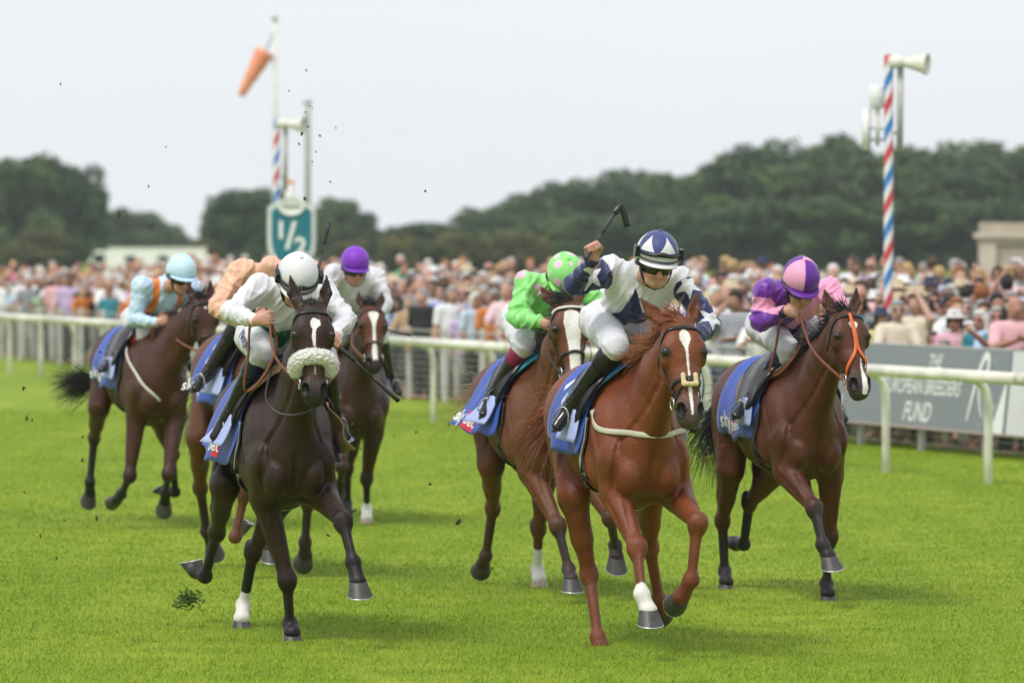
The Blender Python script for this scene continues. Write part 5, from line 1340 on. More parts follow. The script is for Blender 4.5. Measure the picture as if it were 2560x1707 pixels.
def reins(h, j, col='brown', loop=True):
    """reins from the bit rings to the rider's hands, with the hanging bight"""
    m = plain('rein_leather_brown', (.20, .055, .026), rough=.42, var=.2, scale=30) if col == 'brown' else plain('rein_rubber_black', (.016, .016, .017), rough=.5, var=.15)
    for sd, a in ((-1, 'ra'), (1, 'la')):
        if a in j.c.get('norein', ()): continue
        p0 = h.head(.475, -.06, .085 * sd); p1, g = j.grip[a]; sag = np.array((0, 0, -.03)); mid = .5 * (p0 + p1) + sag + np.array((0, .05 * sd, 0))
        P = catmull([p0, mid, p1], 8); MB().ribbon(P, [np.array((.3, sd * 1., .2))] * len(P), .020, .004).build('rein', m, h.root)
    if loop:
        p1, g = j.grip['ra']; k = np.array((-.30, -.10, -.42)); 
        P = catmull([p1, p1 + np.array((-.02, -.03, .06)), p1 + np.array((-.04, -.10, -.02)), p1 + k * .5 + np.array((.0, -.05, 0)), p1 + k, p1 + k * .8 + np.array((.06, .06, -.02)), p1 + np.array((-.03, .05, -.16)), p1], 7)
        MB().ribbon(P, [np.array((.6, -1., .2))] * len(P), .024, .004).build('rein', m, h.root)

# ------------------------------------------------------------------ the seven runners, each with the pose of its stride
BAYPTS = (.020, .017, .017)
HCFG = [
 dict(id='dark', O=(-1.358, 30.75), psi=11, label='dark brown racehorse with white fluffy sheepskin noseband, left of the front pair', coat=(.0300, .0135, .0085), points=(.014, .012, .012), muzzle=(.024, .020, .019), face=(.0340, .0150, .0095),
   legs=dict(rf=[(.20, -.13, .84), (.22, .0, .36), (.13, .03, .095), (.19, .035, .05), (.26, .035, .0)], lf=[(.36, .19, .86), (.78, .24, .73), (.90, .28, .50), (.95, .30, .39), (1.02, .31, .29)],
             rh=[(-.55, -.26, .88), (-.91, -.26, .58), (-1.14, -.30, .30), (-1.26, -.34, .32), (-1.35, -.37, .38)], lh=[(-.50, .08, .82), (-.83, -.05, .46), (-.98, -.09, .13), (-.90, -.11, .06), (-.85, -.12, .0)]),
   planted=('rf', 'lh'), socks=dict(lh=.28), poll=(.95, .03, 1.985), muz=(1.16, .02, 1.415), ears=((-.05, -.045, .165), (-.05, .035, .165)), yaw=-2,
   blaze=[(.115, .0, .0), (.135, .01, .028), (.165, .012, .030), (.185, .004, .012), (.20, .002, .010), (.235, .0, .012), (.29, .004, .006), (.34, .006, .004), (.45, .004, .004)],
   mane=(.012, .010, .010), nmane=120, manelen=.07, nfore=60, forelen=.05, noseband='sheep', nose=(.075, .030, .018), pad=(.42, .28, .15), number=None, seed=1, girthstripe=True, taildir=(-.85, -.05, -.5), taillen=.6, ntail=300, sponx=-.34, sponth=114, flap=.17, clothdrop=132, chamois=True, neckstrap=[(.45, -.13, 1.58), (.62, -.18, 1.43), (.72, -.105, 1.345), (.75, .035, 1.355), (.68, .13, 1.43), (.55, .165, 1.55)]),
 dict(id='chestnut', O=(.659, 29.80), psi=12, sc=1.02, dz=.03, label='bright chestnut racehorse with a breast strap and thin white stripe, leading in front', coat=(.172, .0455, .0150), points=(.165, .047, .020), muzzle=(.085, .058, .052), face=(.172, .0470, .0155),
   legs=dict(rf=[(.34, -.15, .92), (.65, -.10, .63), (.77, -.10, .375), (.80, -.07, .29), (.86, -.065, .21)], lf=[(.34, .21, .90), (.77, .22, .77), (.745, .19, .45), (.67, .15, .35), (.60, .13, .28)],
             rh=[(-.51, -.20, .86), (-.59, -.09, .40), (-.43, -.075, .050), (-.41, -.065, .0), (-.37, -.06, -.04)], lh=[(-.35, .22, .90), (-.62, .28, .55), (-.72, .36, .24), (-.80, .39, .17), (-.87, .41, .12)]),
   planted=('rh',), socks=dict(rf=.18), poll=(1.04, .04, 1.905), muz=(1.31, .055, 1.335), yaw=3, ears=((-.06, -.115, .125), (-.05, .045, .15)),
   blaze=[(.085, .0, .0), (.11, .0, .026), (.15, .0, .032), (.18, .0, .018), (.21, .002, .008), (.33, .004, .006), (.42, .004, .010), (.50, .002, .010), (.58, .0, .006)],
   mane=(.27, .085, .032), nmane=420, manelen=.17, manedir=(-.75, -.45, .30), nfore=200, forelen=.15, foredir=(-.8, -.55, .45), noseband='drop', number='11', pad=(.05, .25, .55), seed=2, girthstripe=True, breastgirth=True, taildir=(-.55, -.55, -.15), taillen=.5, taildroop=1.2, tailspread=.22, ntail=420, sponsor=False, flap=.07, numx=-.50, numth=52, numturn=-.9),
 dict(id='bay', O=(1.825, 34.10), psi=14, label='glossy bay racehorse with an orange crossed noseband, nearest the rail', coat=(0.0851, 0.0259, 0.0115), points=BAYPTS, muzzle=(.055, .040, .038), face=(0.0888, 0.0281, 0.0126),
   legs=dict(rf=[(.38, -.15, .86), (.75, -.08, .64), (.87, -.06, .41), (.90, -.03, .34), (.96, -.01, .26)], lf=[(.20, .20, .83), (.10, .23, .42), (.03, .23, .105), (.09, .22, .05), (.15, .22, .0)],
             rh=[(-.80, -.18, .82), (-1.16, -.13, .46), (-1.24, -.09, .115), (-1.17, -.10, .05), (-1.10, -.12, .0)], lh=[(-.52, .06, .84), (-.96, .0, .59), (-1.19, .03, .30), (-1.31, .01, .29), (-1.41, -.01, .30)]),
   planted=('lf', 'rh'), poll=(1.04, .02, 1.905), muz=(1.34, .06, 1.37), yaw=9, ears=((-.04, -.045, .14), (-.04, .04, .15)),
   blaze=[(.11, .005, .0), (.135, .005, .030), (.16, .005, .024), (.19, .012, .0), (.36, .015, .0), (.40, .015, .006), (.50, .018, .016), (.56, .018, .022), (.61, .014, .018)],
   mane=(.014, .012, .012), nmane=340, manelen=.15, manedir=(-.8, -.4, .2), nfore=150, forelen=.12, foredir=(-.7, -.5, .5), noseband='orange', number=None, pad=(.30, .23, .10), seed=5, taildir=(-.7, -.2, -.3), taillen=.7, sponx=-.34, flap=.02),
 dict(id='blaze', O=(.172, 34.50), psi=12, res=.0135, label='bay racehorse with a broad white blaze and beaded browband, behind the chestnut', coat=(0.1221, 0.0407, 0.0155), points=(.040, .026, .024), muzzle=(.06, .04, .036),
   legs=dict(rf=[(.34, -.12, .84), (.64, -.01, .50), (.70, .05, .22), (.77, .05, .16), (.84, .05, .08)], lf=[(.36, .22, .84), (.73, .32, .55), (.53, .40, .36), (.56, .40, .29), (.59, .40, .20)],
             rh=[(-.66, -.18, .84), (-1.03, -.09, .53), (-1.17, -.11, .20), (-1.27, -.11, .14), (-1.34, -.11, .06)], lh=[(-.46, .16, .80), (-.77, .17, .40), (-.94, .20, .12), (-.89, .20, .06), (-.84, .20, .0)]),
   legcol=dict(lh=(.12, .045, .025), rh=(.05, .025, .018)), planted=('lh',), palehoof=('lh',), socks=dict(lh=.55), poll=(.95, -.02, 1.965), muz=(1.17, .0, 1.385), ears=((-.05, -.085, .10), (-.05, .035, .13)), yaw=2,
   blaze=[(.09, .0, .01), (.11, .0, .045), (.18, .002, .062), (.24, .004, .052), (.32, .004, .040), (.45, .002, .036), (.60, .0, .03)],
   mane=(.030, .028, .030), nmane=220, manelen=.13, nfore=220, forelen=.13, foredir=(-.5, -.6, .45), browband=True, pad=(.03, .33, .45), seed=4, taildir=(-.5, -.6, .05), taildroop=.8, taillen=.5, ntail=60, number=None, clothdrop=124, flap=.19, sponx=-.44, sponth=112, tailcol=(.36, .25, .15)),
 dict(id='far_bay', O=(-3.00, 42.96), psi=17.5, dz=.08, res=.0145, rear=True, label='dark bay racehorse on the far left with black tail streaming out behind', coat=(0.0577, 0.0192, 0.0100), points=(.013, .012, .012), muzzle=(.03, .022, .02), face=(0.0629, 0.0222, 0.0118),
   legs=dict(rf=[(.25, -.15, .92), (.30, -.22, .44), (.08, -.24, .28), (-.03, -.25, .23), (-.12, -.27, .18)], lf=[(.40, .14, .92), (.56, .04, .46), (.34, .07, .30), (.27, .08, .22), (.25, .08, .13)],
             rh=[(-.72, -.24, .97), (-1.12, -.19, .70), (-1.15, -.22, .33), (-1.20, -.21, .23), (-1.22, -.22, .13)], lh=[(-.55, .2, .95), (-.78, .40, .55), (-.99, .48, .24), (-1.08, .43, .24), (-1.14, .38, .25)]),
   poll=(1.0, .20, 1.90), muz=(1.2, .25, 1.36), yaw=6, blaze=[(.10, 0, .0), (.12, 0, .012), (.15, 0, .0)], mane=(.012, .010, .010), nmane=150, pad=(.02, .02, .022), seed=6, dock=(-1.20, -.06, 1.10), taildir=(-.50, -.85, .0), taildroop=.25, taillen=.46, tailspread=.13, ntail=420, flap=.05, number=None, sidestrap=True, wide=.98),
 dict(id='hidden_bay', O=(-1.733, 36.50), psi=18, sc=1.03, dz=.10, res=.014, rear=True, label='bay racehorse half hidden behind the dark brown one, hindquarters showing', coat=(0.1073, 0.0340, 0.0133), points=(.030, .020, .018), muzzle=(.05, .035, .03),
   legs=dict(rf=[(.15, -.17, .95), (.38, -.24, .62), (.30, -.29, .30), (.22, -.24, .34), (.15, -.18, .41)], lf=[(.12, .22, .95), (.35, .22, .55), (.20, .24, .25), (.13, .26, .16), (.08, .26, .06)],
             rh=[(-.72, -.28, .95), (-1.08, -.18, .58), (-1.21, -.10, .26), (-1.24, -.05, .17), (-1.24, -.02, .07)], lh=[(-.50, .14, .95), (-.72, .17, .52), (-.50, .16, .26), (-.45, .16, .17), (-.39, .17, .08)]),
   legcol=dict(rf=(.12, .045, .022)), poll=(1.0, .1, 1.95), muz=(1.25, .1, 1.40), mane=(.014, .012, .012), nmane=90, nfore=40, pad=(.30, .17, .08), seed=7, number='2', numx=-.46, numth=60, flap=.11, taildir=(-.7, .1, -.4), sponx=-.50),
 dict(id='star_bay', O=(-1.35, 43.68), psi=12, dz=-.06, res=.0145, rear=True, label='bay racehorse with a white star and stripe, farthest back in the field', coat=(0.0444, 0.0192, 0.0118), points=(.018, .014, .013), muzzle=(.030, .022, .020), face=(0.0999, 0.0318, 0.0141),
   legs=dict(rf=[(.40, -.15, .80), (.70, -.20, .50), (.50, -.18, .36), (.42, -.18, .30), (.36, -.18, .22)], lf=[(.28, .14, .76), (.14, .11, .38), (.04, .13, .11), (.09, .12, .05), (.15, .11, .0)],
             rh=[(-.6, -.15, .80), (-1.0, -.12, .50), (-1.18, -.12, .20), (-1.27, -.12, .15), (-1.34, -.12, .08)], lh=[(-.45, .12, .78), (-.80, .12, .42), (-.94, .14, .11), (-.88, .13, .05), (-.81, .12, .0)]),
   planted=('lf', 'lh'), socks=dict(lf=.25), palehoof=('lf',), poll=(.95, .0, 1.835), muz=(1.19, -.01, 1.295), ears=((-.03, -.04, .13), (-.03, .035, .13)), blaze=[(.095, 0, .02), (.11, 0, .045), (.15, 0, .04), (.19, 0, .02), (.26, 0, .012), (.36, 0, .014), (.44, 0, .024), (.53, 0, .020)],
   leather='brown', mane=(.012, .010, .010), nmane=160, manelen=.13, pad=(.45, .33, .08), seed=9, number=None),
]
def mirror(J): return [(p[0], -p[1], p[2]) for p in J]
JCFG = [
 dict(id='white', label='jockey in white silks with a green band, head down behind the dark horse', head=(.50, .026, 2.14), face=(.76, .0, -.65), tilt=-.05, silk=(.68, .68, .71), dev=(.0, .14, .055), pattern='hoop', cap=(.70, .70, .72), peak=(.72, .72, .72), cuff=(.74, .74, .74), band=True, boottop=(.012, .016, .05), thigh='Negeez',
   J=dict(ra=[(.17, -.15, 2.06), (.30, -.345, 1.925), (.55, -.235, 1.88), (.59, -.15, 1.895)], la=[(.15, .22, 2.05), (.34, .33, 1.88), (.58, .23, 1.79), (.67, .22, 1.77)], rl=[(-.20, -.13, 1.78), (.20, -.15, 1.68), (.0, -.30, 1.34), (-.01, -.38, 1.21)], ll=[(-.20, .13, 1.78), (.20, .22, 1.66), (.0, .31, 1.34), (.03, .37, 1.21)]),
   grip=dict(ra=(.0, .1, .9), la=(-.25, -.72, .7))),
 dict(id='navy', label='jockey in white and navy star silks raising a whip, on the chestnut', head=(.46, .065, 2.27), face=(.975, .0, -.22), turn=-.02, tilt=-.10, silk=(.66, .66, .69), dev=(.018, .024, .095), pattern='stars', cap=(.045, .065, .20), capdev=(.72, .72, .74), cappat='diamonds', peak=(.72, .72, .72), cuff=(.018, .024, .095), band=True, norein=('ra',),
   J=dict(ra=[(.10, -.12, 2.17), (.16, -.35, 2.085), (.33, -.275, 2.235), (.365, -.305, 2.315)], la=[(.18, .26, 2.12), (.33, .40, 1.86), (.56, .27, 1.79), (.63, .21, 1.78)], rl=[(-.20, -.12, 1.88), (.22, -.12, 1.74), (-.02, -.31, 1.42), (.02, -.40, 1.30)], ll=[(-.20, .14, 1.88), (.22, .23, 1.74), (-.02, .32, 1.42), (.02, .38, 1.30)]),
   grip=dict(ra=(-.1, .72, .62), la=(.1, -.3, .9))),
 dict(id='purple', label='jockey in purple and pink quartered silks, nearest the rail', head=(.50, -.085, 2.11), face=(.84, .0, -.54), crease=1.6, silk=(.80, .33, .52), dev=(.155, .026, .34), pattern='quarters', cap=(.80, .36, .55), capdev=(.125, .018, .30), cappat='quarters', peak=(.12, .018, .28), cuff=(.03, .01, .05), boottop=(.012, .022, .06),
   J=dict(ra=[(.22, -.25, 2.02), (.20, -.27, 1.82), (.42, -.17, 1.89), (.48, -.09, 1.89)], la=[(.16, .20, 2.03), (.30, .29, 1.86), (.54, .12, 1.88), (.59, .04, 1.89)], rl=[(-.22, -.13, 1.79), (.17, -.08, 1.64), (-.05, -.27, 1.31), (.04, -.38, 1.22)], ll=[(-.22, .13, 1.79), (.17, .16, 1.64), (-.05, .28, 1.31), (.02, .33, 1.22)]),
   grip=dict(ra=(.25, .2, .85), la=(.2, -.2, .9))),
 dict(id='green', label='jockey in bright green silks with pink spots, behind the raised whip', head=(.50, .075, 2.135), face=(.66, .0, -.75), crease=1.8, silk=(.25, .68, .19), dev=(.78, .46, .62), pattern='spots', cap=(.27, .69, .20), capdev=(.80, .52, .66), cappat='spots', peak=(.25, .70, .15), cuff=(.25, .68, .19), boottop=(.22, .01, .06), fine=False,
   J=dict(ra=[(.16, -.10, 2.06), (.25, -.19, 1.84), (.50, -.08, 1.81), (.56, -.02, 1.79)], la=[(.17, .28, 2.06), (.29, .38, 1.83), (.51, .25, 1.80), (.57, .18, 1.79)], rl=[(-.21, -.10, 1.82), (.16, -.13, 1.66), (-.05, -.29, 1.33), (.05, -.37, 1.21)], ll=[(-.21, .15, 1.82), (.16, .20, 1.66), (-.05, .29, 1.33), (.03, .35, 1.21)])),
 dict(id='sky', label='jockey in pale blue silks with orange stripes, on the far left horse', head=(.50, .17, 2.12), face=(.95, .14, -.27), turn=.25, silk=(.52, .68, .86), dev=(.80, .22, .02), pattern='braces', cap=(.54, .74, .90), peak=(.54, .74, .90), cuff=(.52, .68, .86), boottop=(.30, .01, .03), fine=False, res=.0105,
   J=dict(ra=[(.22, -.10, 1.99), (.20, -.15, 1.71), (.45, -.02, 1.69), (.50, .06, 1.72)], la=[(.17, .33, 1.98), (.34, .40, 1.74), (.53, .21, 1.71), (.55, .12, 1.71)], rl=[(-.24, -.05, 1.70), (.16, -.06, 1.61), (-.05, -.27, 1.38), (.07, -.40, 1.30)], ll=[(-.24, .22, 1.70), (.16, .25, 1.61), (-.05, .33, 1.38), (.07, .38, 1.30)])),
 dict(id='peach', label='jockey in peach silks crouched behind the white-clad jockey', head=(.44, .10, 2.07), face=(.55, .0, -.83), crease=2.2, silk=(.76, .44, .30), cap=(.02, .22, .15), cuff=(.6, .6, .6), fine=False, res=.0105,
   J=dict(ra=[(.17, -.24, 2.13), (.25, -.40, 1.88), (.49, -.31, 1.80), (.54, -.24, 1.80)], la=[(.22, .27, 2.13), (.32, .46, 1.84), (.50, .26, 1.80), (.52, .18, 1.80)], rl=[(-.26, -.13, 1.85), (.13, -.20, 1.79), (-.02, -.40, 1.43), (.07, -.50, 1.34)], ll=[(-.26, .15, 1.85), (.13, .22, 1.79), (-.02, .34, 1.43), (.07, .40, 1.34)]), whipgrip=True),
 dict(id='violet', label='jockey in white silks and violet cap, farthest back in the field', head=(.45, -.04, 2.185), face=(.97, .05, -.24), turn=.08, silk=(.66, .66, .70), cap=(.20, .03, .50), peak=(.17, .03, .42), cuff=(.7, .7, .7), fine=False, res=.0105,
   J=dict(ra=[(.18, -.17, 2.08), (.27, -.27, 1.83), (.46, -.14, 1.70), (.50, -.07, 1.67)], la=[(.13, .19, 2.06), (.29, .25, 1.83), (.48, .09, 1.70), (.52, .03, 1.67)], rl=[(-.23, -.06, 1.75), (.15, -.10, 1.56), (-.03, -.27, 1.22), (.08, -.36, 1.10)], ll=[(-.23, .16, 1.75), (.15, .22, 1.56), (-.03, .34, 1.22), (.08, .40, 1.10)])),
]
HORSES, JOCKEYS = [], []
for hc, jc in zip(HCFG, JCFG):
    hh = Horse(hc).build(); jj = Jockey(hh, jc).build(); HORSES.append(hh); JOCKEYS.append(jj)
    reins(hh, jj, 'brown' if hc['id'] in ('dark', 'bay', 'far_bay', 'star_bay') else 'black', hc['id'] in ('dark', 'bay', 'far_bay'))
p, g = JOCKEYS[0].grip['la']; whip(HORSES[0], p, (.76, .572, 1.415), 'black whip pointing down in the left hand of the white-clad jockey', 'down')
p, g = JOCKEYS[1].grip['ra']; whip(HORSES[1], p - nz(np.array((.30, -.132, 2.515)) - p) * .05, (.30, -.132, 2.515), 'whip with folded flap held up in the raised fist of the navy star jockey', 'up', True)
p, g = JOCKEYS[5].grip['la']; whip(HORSES[5], (.42, .262, 2.10), (.35, .371, 2.47), 'dark whip standing up behind the white helmet', 'up')
p, g = JOCKEYS[6].grip['la']; whip(HORSES[6], p, (.66, .39, 1.575), 'black whip held out sideways by the jockey in the violet cap', 'side')

# ------------------------------------------------------------------ the crowd
def figure(pose):
    """one standing body facing +x; returns skin, top and arm geometry for a pose"""
    H, S = Flesh(), Flesh(); hx, hz = (.02, 1.60)
    H.ell((hx, 0, hz), (.092, .074, .115), k=.02); H.ell((hx + .035, 0, hz - .06), (.058, .058, .062), k=.03); H.seg((hx + .085, 0, hz), (hx + .105, 0, hz - .035), .012, .017, k=.012)
    for sd in (-1, 1): H.ell((hx - .01, .076 * sd, hz - .01), (.022, .010, .03), k=.008)
    H.ell((hx + .088, 0, hz - .075), (.006, .022, .006), k=.004)
    H.seg((0, 0, 1.40), (hx - .01, 0, hz - .06), .056, .052, k=.03); H.seg((0, 0, .90), (0, 0, 1.36), (.13, .09), (.15, .085), k=.05)
    S.seg((0, 0, .86), (0, 0, 1.10), (.168, .118), (.160, .120), k=.05); S.seg((0, 0, 1.10), (0, 0, 1.34), (.165, .125), (.178, .105), k=.06); S.seg((0, -.15, 1.385), (0, .15, 1.385), .062, .062, k=.05); S.ell((0, 0, 1.43), (.07, .075, .035), k=.02)
    arms = {'down': (((.0, .22, 1.12), (.05, .23, .86)), ((.0, -.22, 1.12), (.05, -.23, .86))), 'lean': (((.12, .24, 1.16), (.36, .14, 1.13)), ((.12, -.24, 1.16), (.36, -.12, 1.13))),
            'point': (((.20, .22, 1.30), (.42, .16, 1.45)), ((.02, -.23, 1.12), (.12, -.22, .88))), 'phone': (((.20, .19, 1.27), (.34, .06, 1.50)), ((.20, -.19, 1.27), (.34, -.05, 1.50))),
            'shade': (((.18, .27, 1.42), (.11, .09, 1.66)), ((.0, -.22, 1.12), (.08, -.23, .88))), 'clap': (((.14, .23, 1.17), (.33, .03, 1.26)), ((.14, -.23, 1.17), (.33, -.03, 1.26)))}[pose]
    for sd, (E, W) in zip((1, -1), arms):
        A = (0, .185 * sd, 1.37); H.seg(A, E, .050, .042, k=.02); H.seg(E, W, .042, .030, k=.02, bul=.08); d = nz(np.array(W) - np.array(E))
        H.ell(np.array(W) + d * .055, (.05, .036, .028), M=np.stack([d, nz(np.cross((.1, .2, 1), d)), np.cross(d, nz(np.cross((.1, .2, 1), d)))], 1), k=.015)
        for o in (-.022, -.007, .008, .022): q = np.array(W) + d * .085 + np.array((0, 0, o)); H.seg(q, q + d * .055, .011, .009, k=.006)
        H.seg(np.array(W) + d * .03, np.array(W) + d * .07 + np.array((0, -.03 * sd, .03)), .013, .010, k=.008)
        E = np.array(E); A = np.array(A); S.seg(A, A + (E - A) * .82, .070, .064, k=.03)
    L, Tt = Flesh(), Flesh()
    for sd in (-1, 1):
        H.seg((0, .09 * sd, .90), (.01, .095 * sd, .50), .080, .058, k=.03); H.seg((.01, .095 * sd, .50), (-.01, .10 * sd, .09), .054, .036, k=.03, bul=.1); H.seg((-.03, .10 * sd, .045), (.15, .11 * sd, .035), (.038, .035), (.036, .026), k=.02)
    return H, S
def grown(F, h, name, mat): V, Q = F.grow(h); me = mesh_np(name, relax(V, Q, 1, .3), Q); me.materials.append(mat); return me
skin_t = tinted('crowd_skin', rough=.5, var=.10, sss=.0); tops = [tinted('crowd_top', rough=.75, var=.16, bump=.35, bscale=14), tinted('crowd_top_check', rough=.75, pattern='check', bump=.3, bscale=14), tinted('crowd_top_stripe', rough=.75, pattern='stripe', bump=.3, bscale=14), tinted('crowd_top_flower', rough=.75, pattern='flower', bump=.3, bscale=14)]
legs_t = tinted('crowd_trousers', rough=.8, var=.12); hair_t = tinted('crowd_hair', rough=.6, var=.3, scale=30, bump=.4, bscale=60); hat_t = tinted('crowd_hat', rough=.8, var=.1); shade_m = plain('sunglasses_black', (.01, .01, .012), rough=.1)
POSES = ('down', 'lean', 'point', 'phone', 'shade', 'clap'); BODY, TOP = {}, {}
for p_ in POSES:
    H, S = figure(p_); BODY[p_] = grown(H, .0175, 'figure_' + p_, skin_t); base = S.grow(.020); TOP[p_] = []
    for m in tops: me = mesh_np('top_' + p_, relax(base[0], base[1], 1, .3), base[1]); me.materials.append(m); TOP[p_].append(me)
L = Flesh()
for sd in (-1, 1): L.seg((0, .085 * sd, .90), (.01, .095 * sd, .48), (.105, .105), (.078, .078), k=.05); L.seg((.01, .095 * sd, .48), (-.01, .10 * sd, .10), .076, .062, k=.03)
TROUS = grown(L, .024, 'trousers', legs_t); L = Flesh(); L.seg((0, 0, .92), (0, 0, .45), (.16, .13), (.22, .19), k=.03); SKIRT = grown(L, .026, 'skirt', legs_t)
def hair(kind):
    F = Flesh(); c = np.array((.02, 0, 1.60))
    F.ell(c + np.array((-.018, 0, .022)), (.094, .085, .108), k=.02); F.ell(c + np.array((.03, 0, .085)), (.06, .07, .035), k=.02)
    if kind == 'long':
        for sd in (-1, 1): F.seg(c + np.array((-.02, .075 * sd, .03)), c + np.array((-.01, .085 * sd, -.20)), .035, .03, k=.03)
        F.seg(c + np.array((-.07, 0, 0)), c + np.array((-.08, 0, -.22)), (.075, .04), (.07, .03), k=.03)
    if kind == 'bob':
        for sd in (-1, 1): F.seg(c + np.array((-.02, .075 * sd, .03)), c + np.array((.0, .080 * sd, -.08)), .034, .03, k=.03)
        F.ell(c + np.array((-.06, 0, -.03)), (.05, .08, .09), k=.03)
    if kind == 'fringe':      # bald on top
        F = Flesh(); F.seg(c + np.array((-.02, -.078, -.01)), c + np.array((-.075, 0, -.02)), (.018, .04), (.025, .05), k=.02); F.seg(c + np.array((-.02, .078, -.01)), c + np.array((-.075, 0, -.02)), (.018, .04), (.025, .05), k=.02)
    if kind != 'fringe': F.ell(c + np.array((.075, 0, -.045)), (.075, .062, .088), k=.012, op=-1)
    return grown(F, .013, 'hair_' + kind, hair_t)
HAIR = {k_: hair(k_) for k_ in ('short', 'long', 'bob', 'fringe')}
def hatmesh(kind):
    mb = MB()
    if kind == 'cap': mb.lathe([(.0, .125), (.06, .115), (.095, .07), (.102, .02), (.10, .015)], 16, None, (.015, 0, 1.61)); mb.add([(.08, -.07, 1.645), (.18, -.05, 1.625), (.195, 0, 1.622), (.18, .05, 1.625), (.08, .07, 1.645), (.10, 0, 1.655)], [(0, 1, 2, 5), (5, 2, 3, 4)])
    else: mb.lathe([(.0, .12), (.07, .118), (.092, .09), (.10, .035), (.18, .02), (.20, .01), (.18, .012), (.10, .028)], 20, None, (.01, 0, 1.63))
    me = mesh_np(kind, np.array(mb.v), mb.f); me.materials.append(hat_t); return me
HAT = {'cap': hatmesh('cap'), 'sunhat': hatmesh('sunhat')}
mb = MB(); mb.box((.098, -.062, 1.585), (.112, -.010, 1.62)); mb.box((.098, .010, 1.585), (.112, .062, 1.62)); mb.box((.10, -.012, 1.608), (.108, .012, 1.616)); SHADES = mesh_np('sunglasses', np.array(mb.v), mb.f, False); SHADES.materials.append(shade_m)
mb = MB(); mb.box((-.006, -.037, -.075), (.006, .037, .075)); PHONE = mesh_np('phone', np.array(mb.v), mb.f, False); PHONE.materials.append(plain('phone_black', (.015, .015, .017), rough=.2))
TINTS = [('white', (.78, .78, .78), 20), ('pale pink', (.74, .42, .46), 13), ('pale blue', (.42, .56, .74), 12), ('navy', (.02, .028, .075), 10), ('cream', (.70, .62, .48), 9), ('lilac', (.52, .40, .62), 5), ('yellow', (.72, .62, .20), 4), ('grey green', (.16, .24, .20), 4), ('royal blue', (.03, .13, .52), 4), ('black', (.018, .018, .02), 9), ('bright pink', (.72, .20, .34), 5), ('teal', (.03, .20, .26), 6), ('grey', (.26, .27, .29), 10), ('orange', (.62, .20, .05), 3), ('red', (.50, .04, .05), 3), ('green', (.06, .32, .12), 3), ('tan', (.42, .29, .17), 5)]
HAIRC = [('grey', (.36, .35, .34), 9), ('white', (.66, .65, .62), 8), ('brown', (.085, .048, .026), 9), ('blond', (.46, .31, .13), 9), ('black', (.016, .014, .013), 4), ('ginger', (.28, .10, .035), 3)]
SKINS = [((.50, .275, .205), 8), ((.55, .33, .25), 5), ((.42, .21, .15), 6), ((.28, .145, .09), 1.5)]
rc = random.Random(21)
def pick(tb): return rc.choices(tb, weights=[t[-1] for t in tb])[0]
POSEW = {'down': 'standing', 'lean': 'leaning forward', 'point': 'reaching out', 'phone': 'filming', 'shade': 'shading the eyes', 'clap': 'clapping'}
ROWN = dict(enumerate('front second third fourth fifth sixth seventh eighth ninth tenth eleventh back'.split()))
def section(u): return 'far left' if u < 330 else 'behind left jockeys' if u < 800 else 'past violet cap' if u < 1080 else 'beside green jockey' if u < 1320 else 'behind leading jockey' if u < 1760 else 'near purple jockey' if u < 1960 else 'behind bay horse' if u < 2160 else 'past striped pole' if u < 2380 else 'near right edge'
used, spots, people = set(), [], 0
for row, (off, step, fill) in enumerate(((2.98, 0.56, 0.95), (3.38, 0.58, 0.85), (3.85, 0.6, 0.8), (4.4, 0.6, 0.8), (5.0, 0.6, 0.75), (5.7, 0.62, 0.75), (6.5, 0.62, 0.75), (7.4, 0.62, 0.72), (8.4, 0.64, 0.72), (9.5, 0.66, 0.72), (10.8, 0.68, 0.72), (12.2, 0.72, 0.6))):
    t = 3.2 + rc.random()
    while t < 82:
        t += step * rc.uniform(.75, 1.3)
        p = course(t, off + rc.uniform(-.2, .3), 0); u = 1280 + 13061 * p[0] / p[1]
        if u < -330 or u > 2620 or rc.random() > fill * (1.0 if t < 44 else .72) : continue
        spots.append((row, t, off, p, u))
def shows(s_):
    # rough share of a spectator that the runners leave in view, to choose whom to build singly
    row, t, off, q, u = s_; hid = any(a < u < b for a, b in ((330, 480), (560, 960), (1300, 1480), (1560, 1760), (1930, 2110))); return (q[1] + row * 2.2) * (1.8 if hid else 1.0)
spots.sort(key=shows); rest = spots[298:1000]; spots = sorted(spots[:298], key=lambda s_: s_[3][1])
tints = [pick(TINTS) for _ in spots]
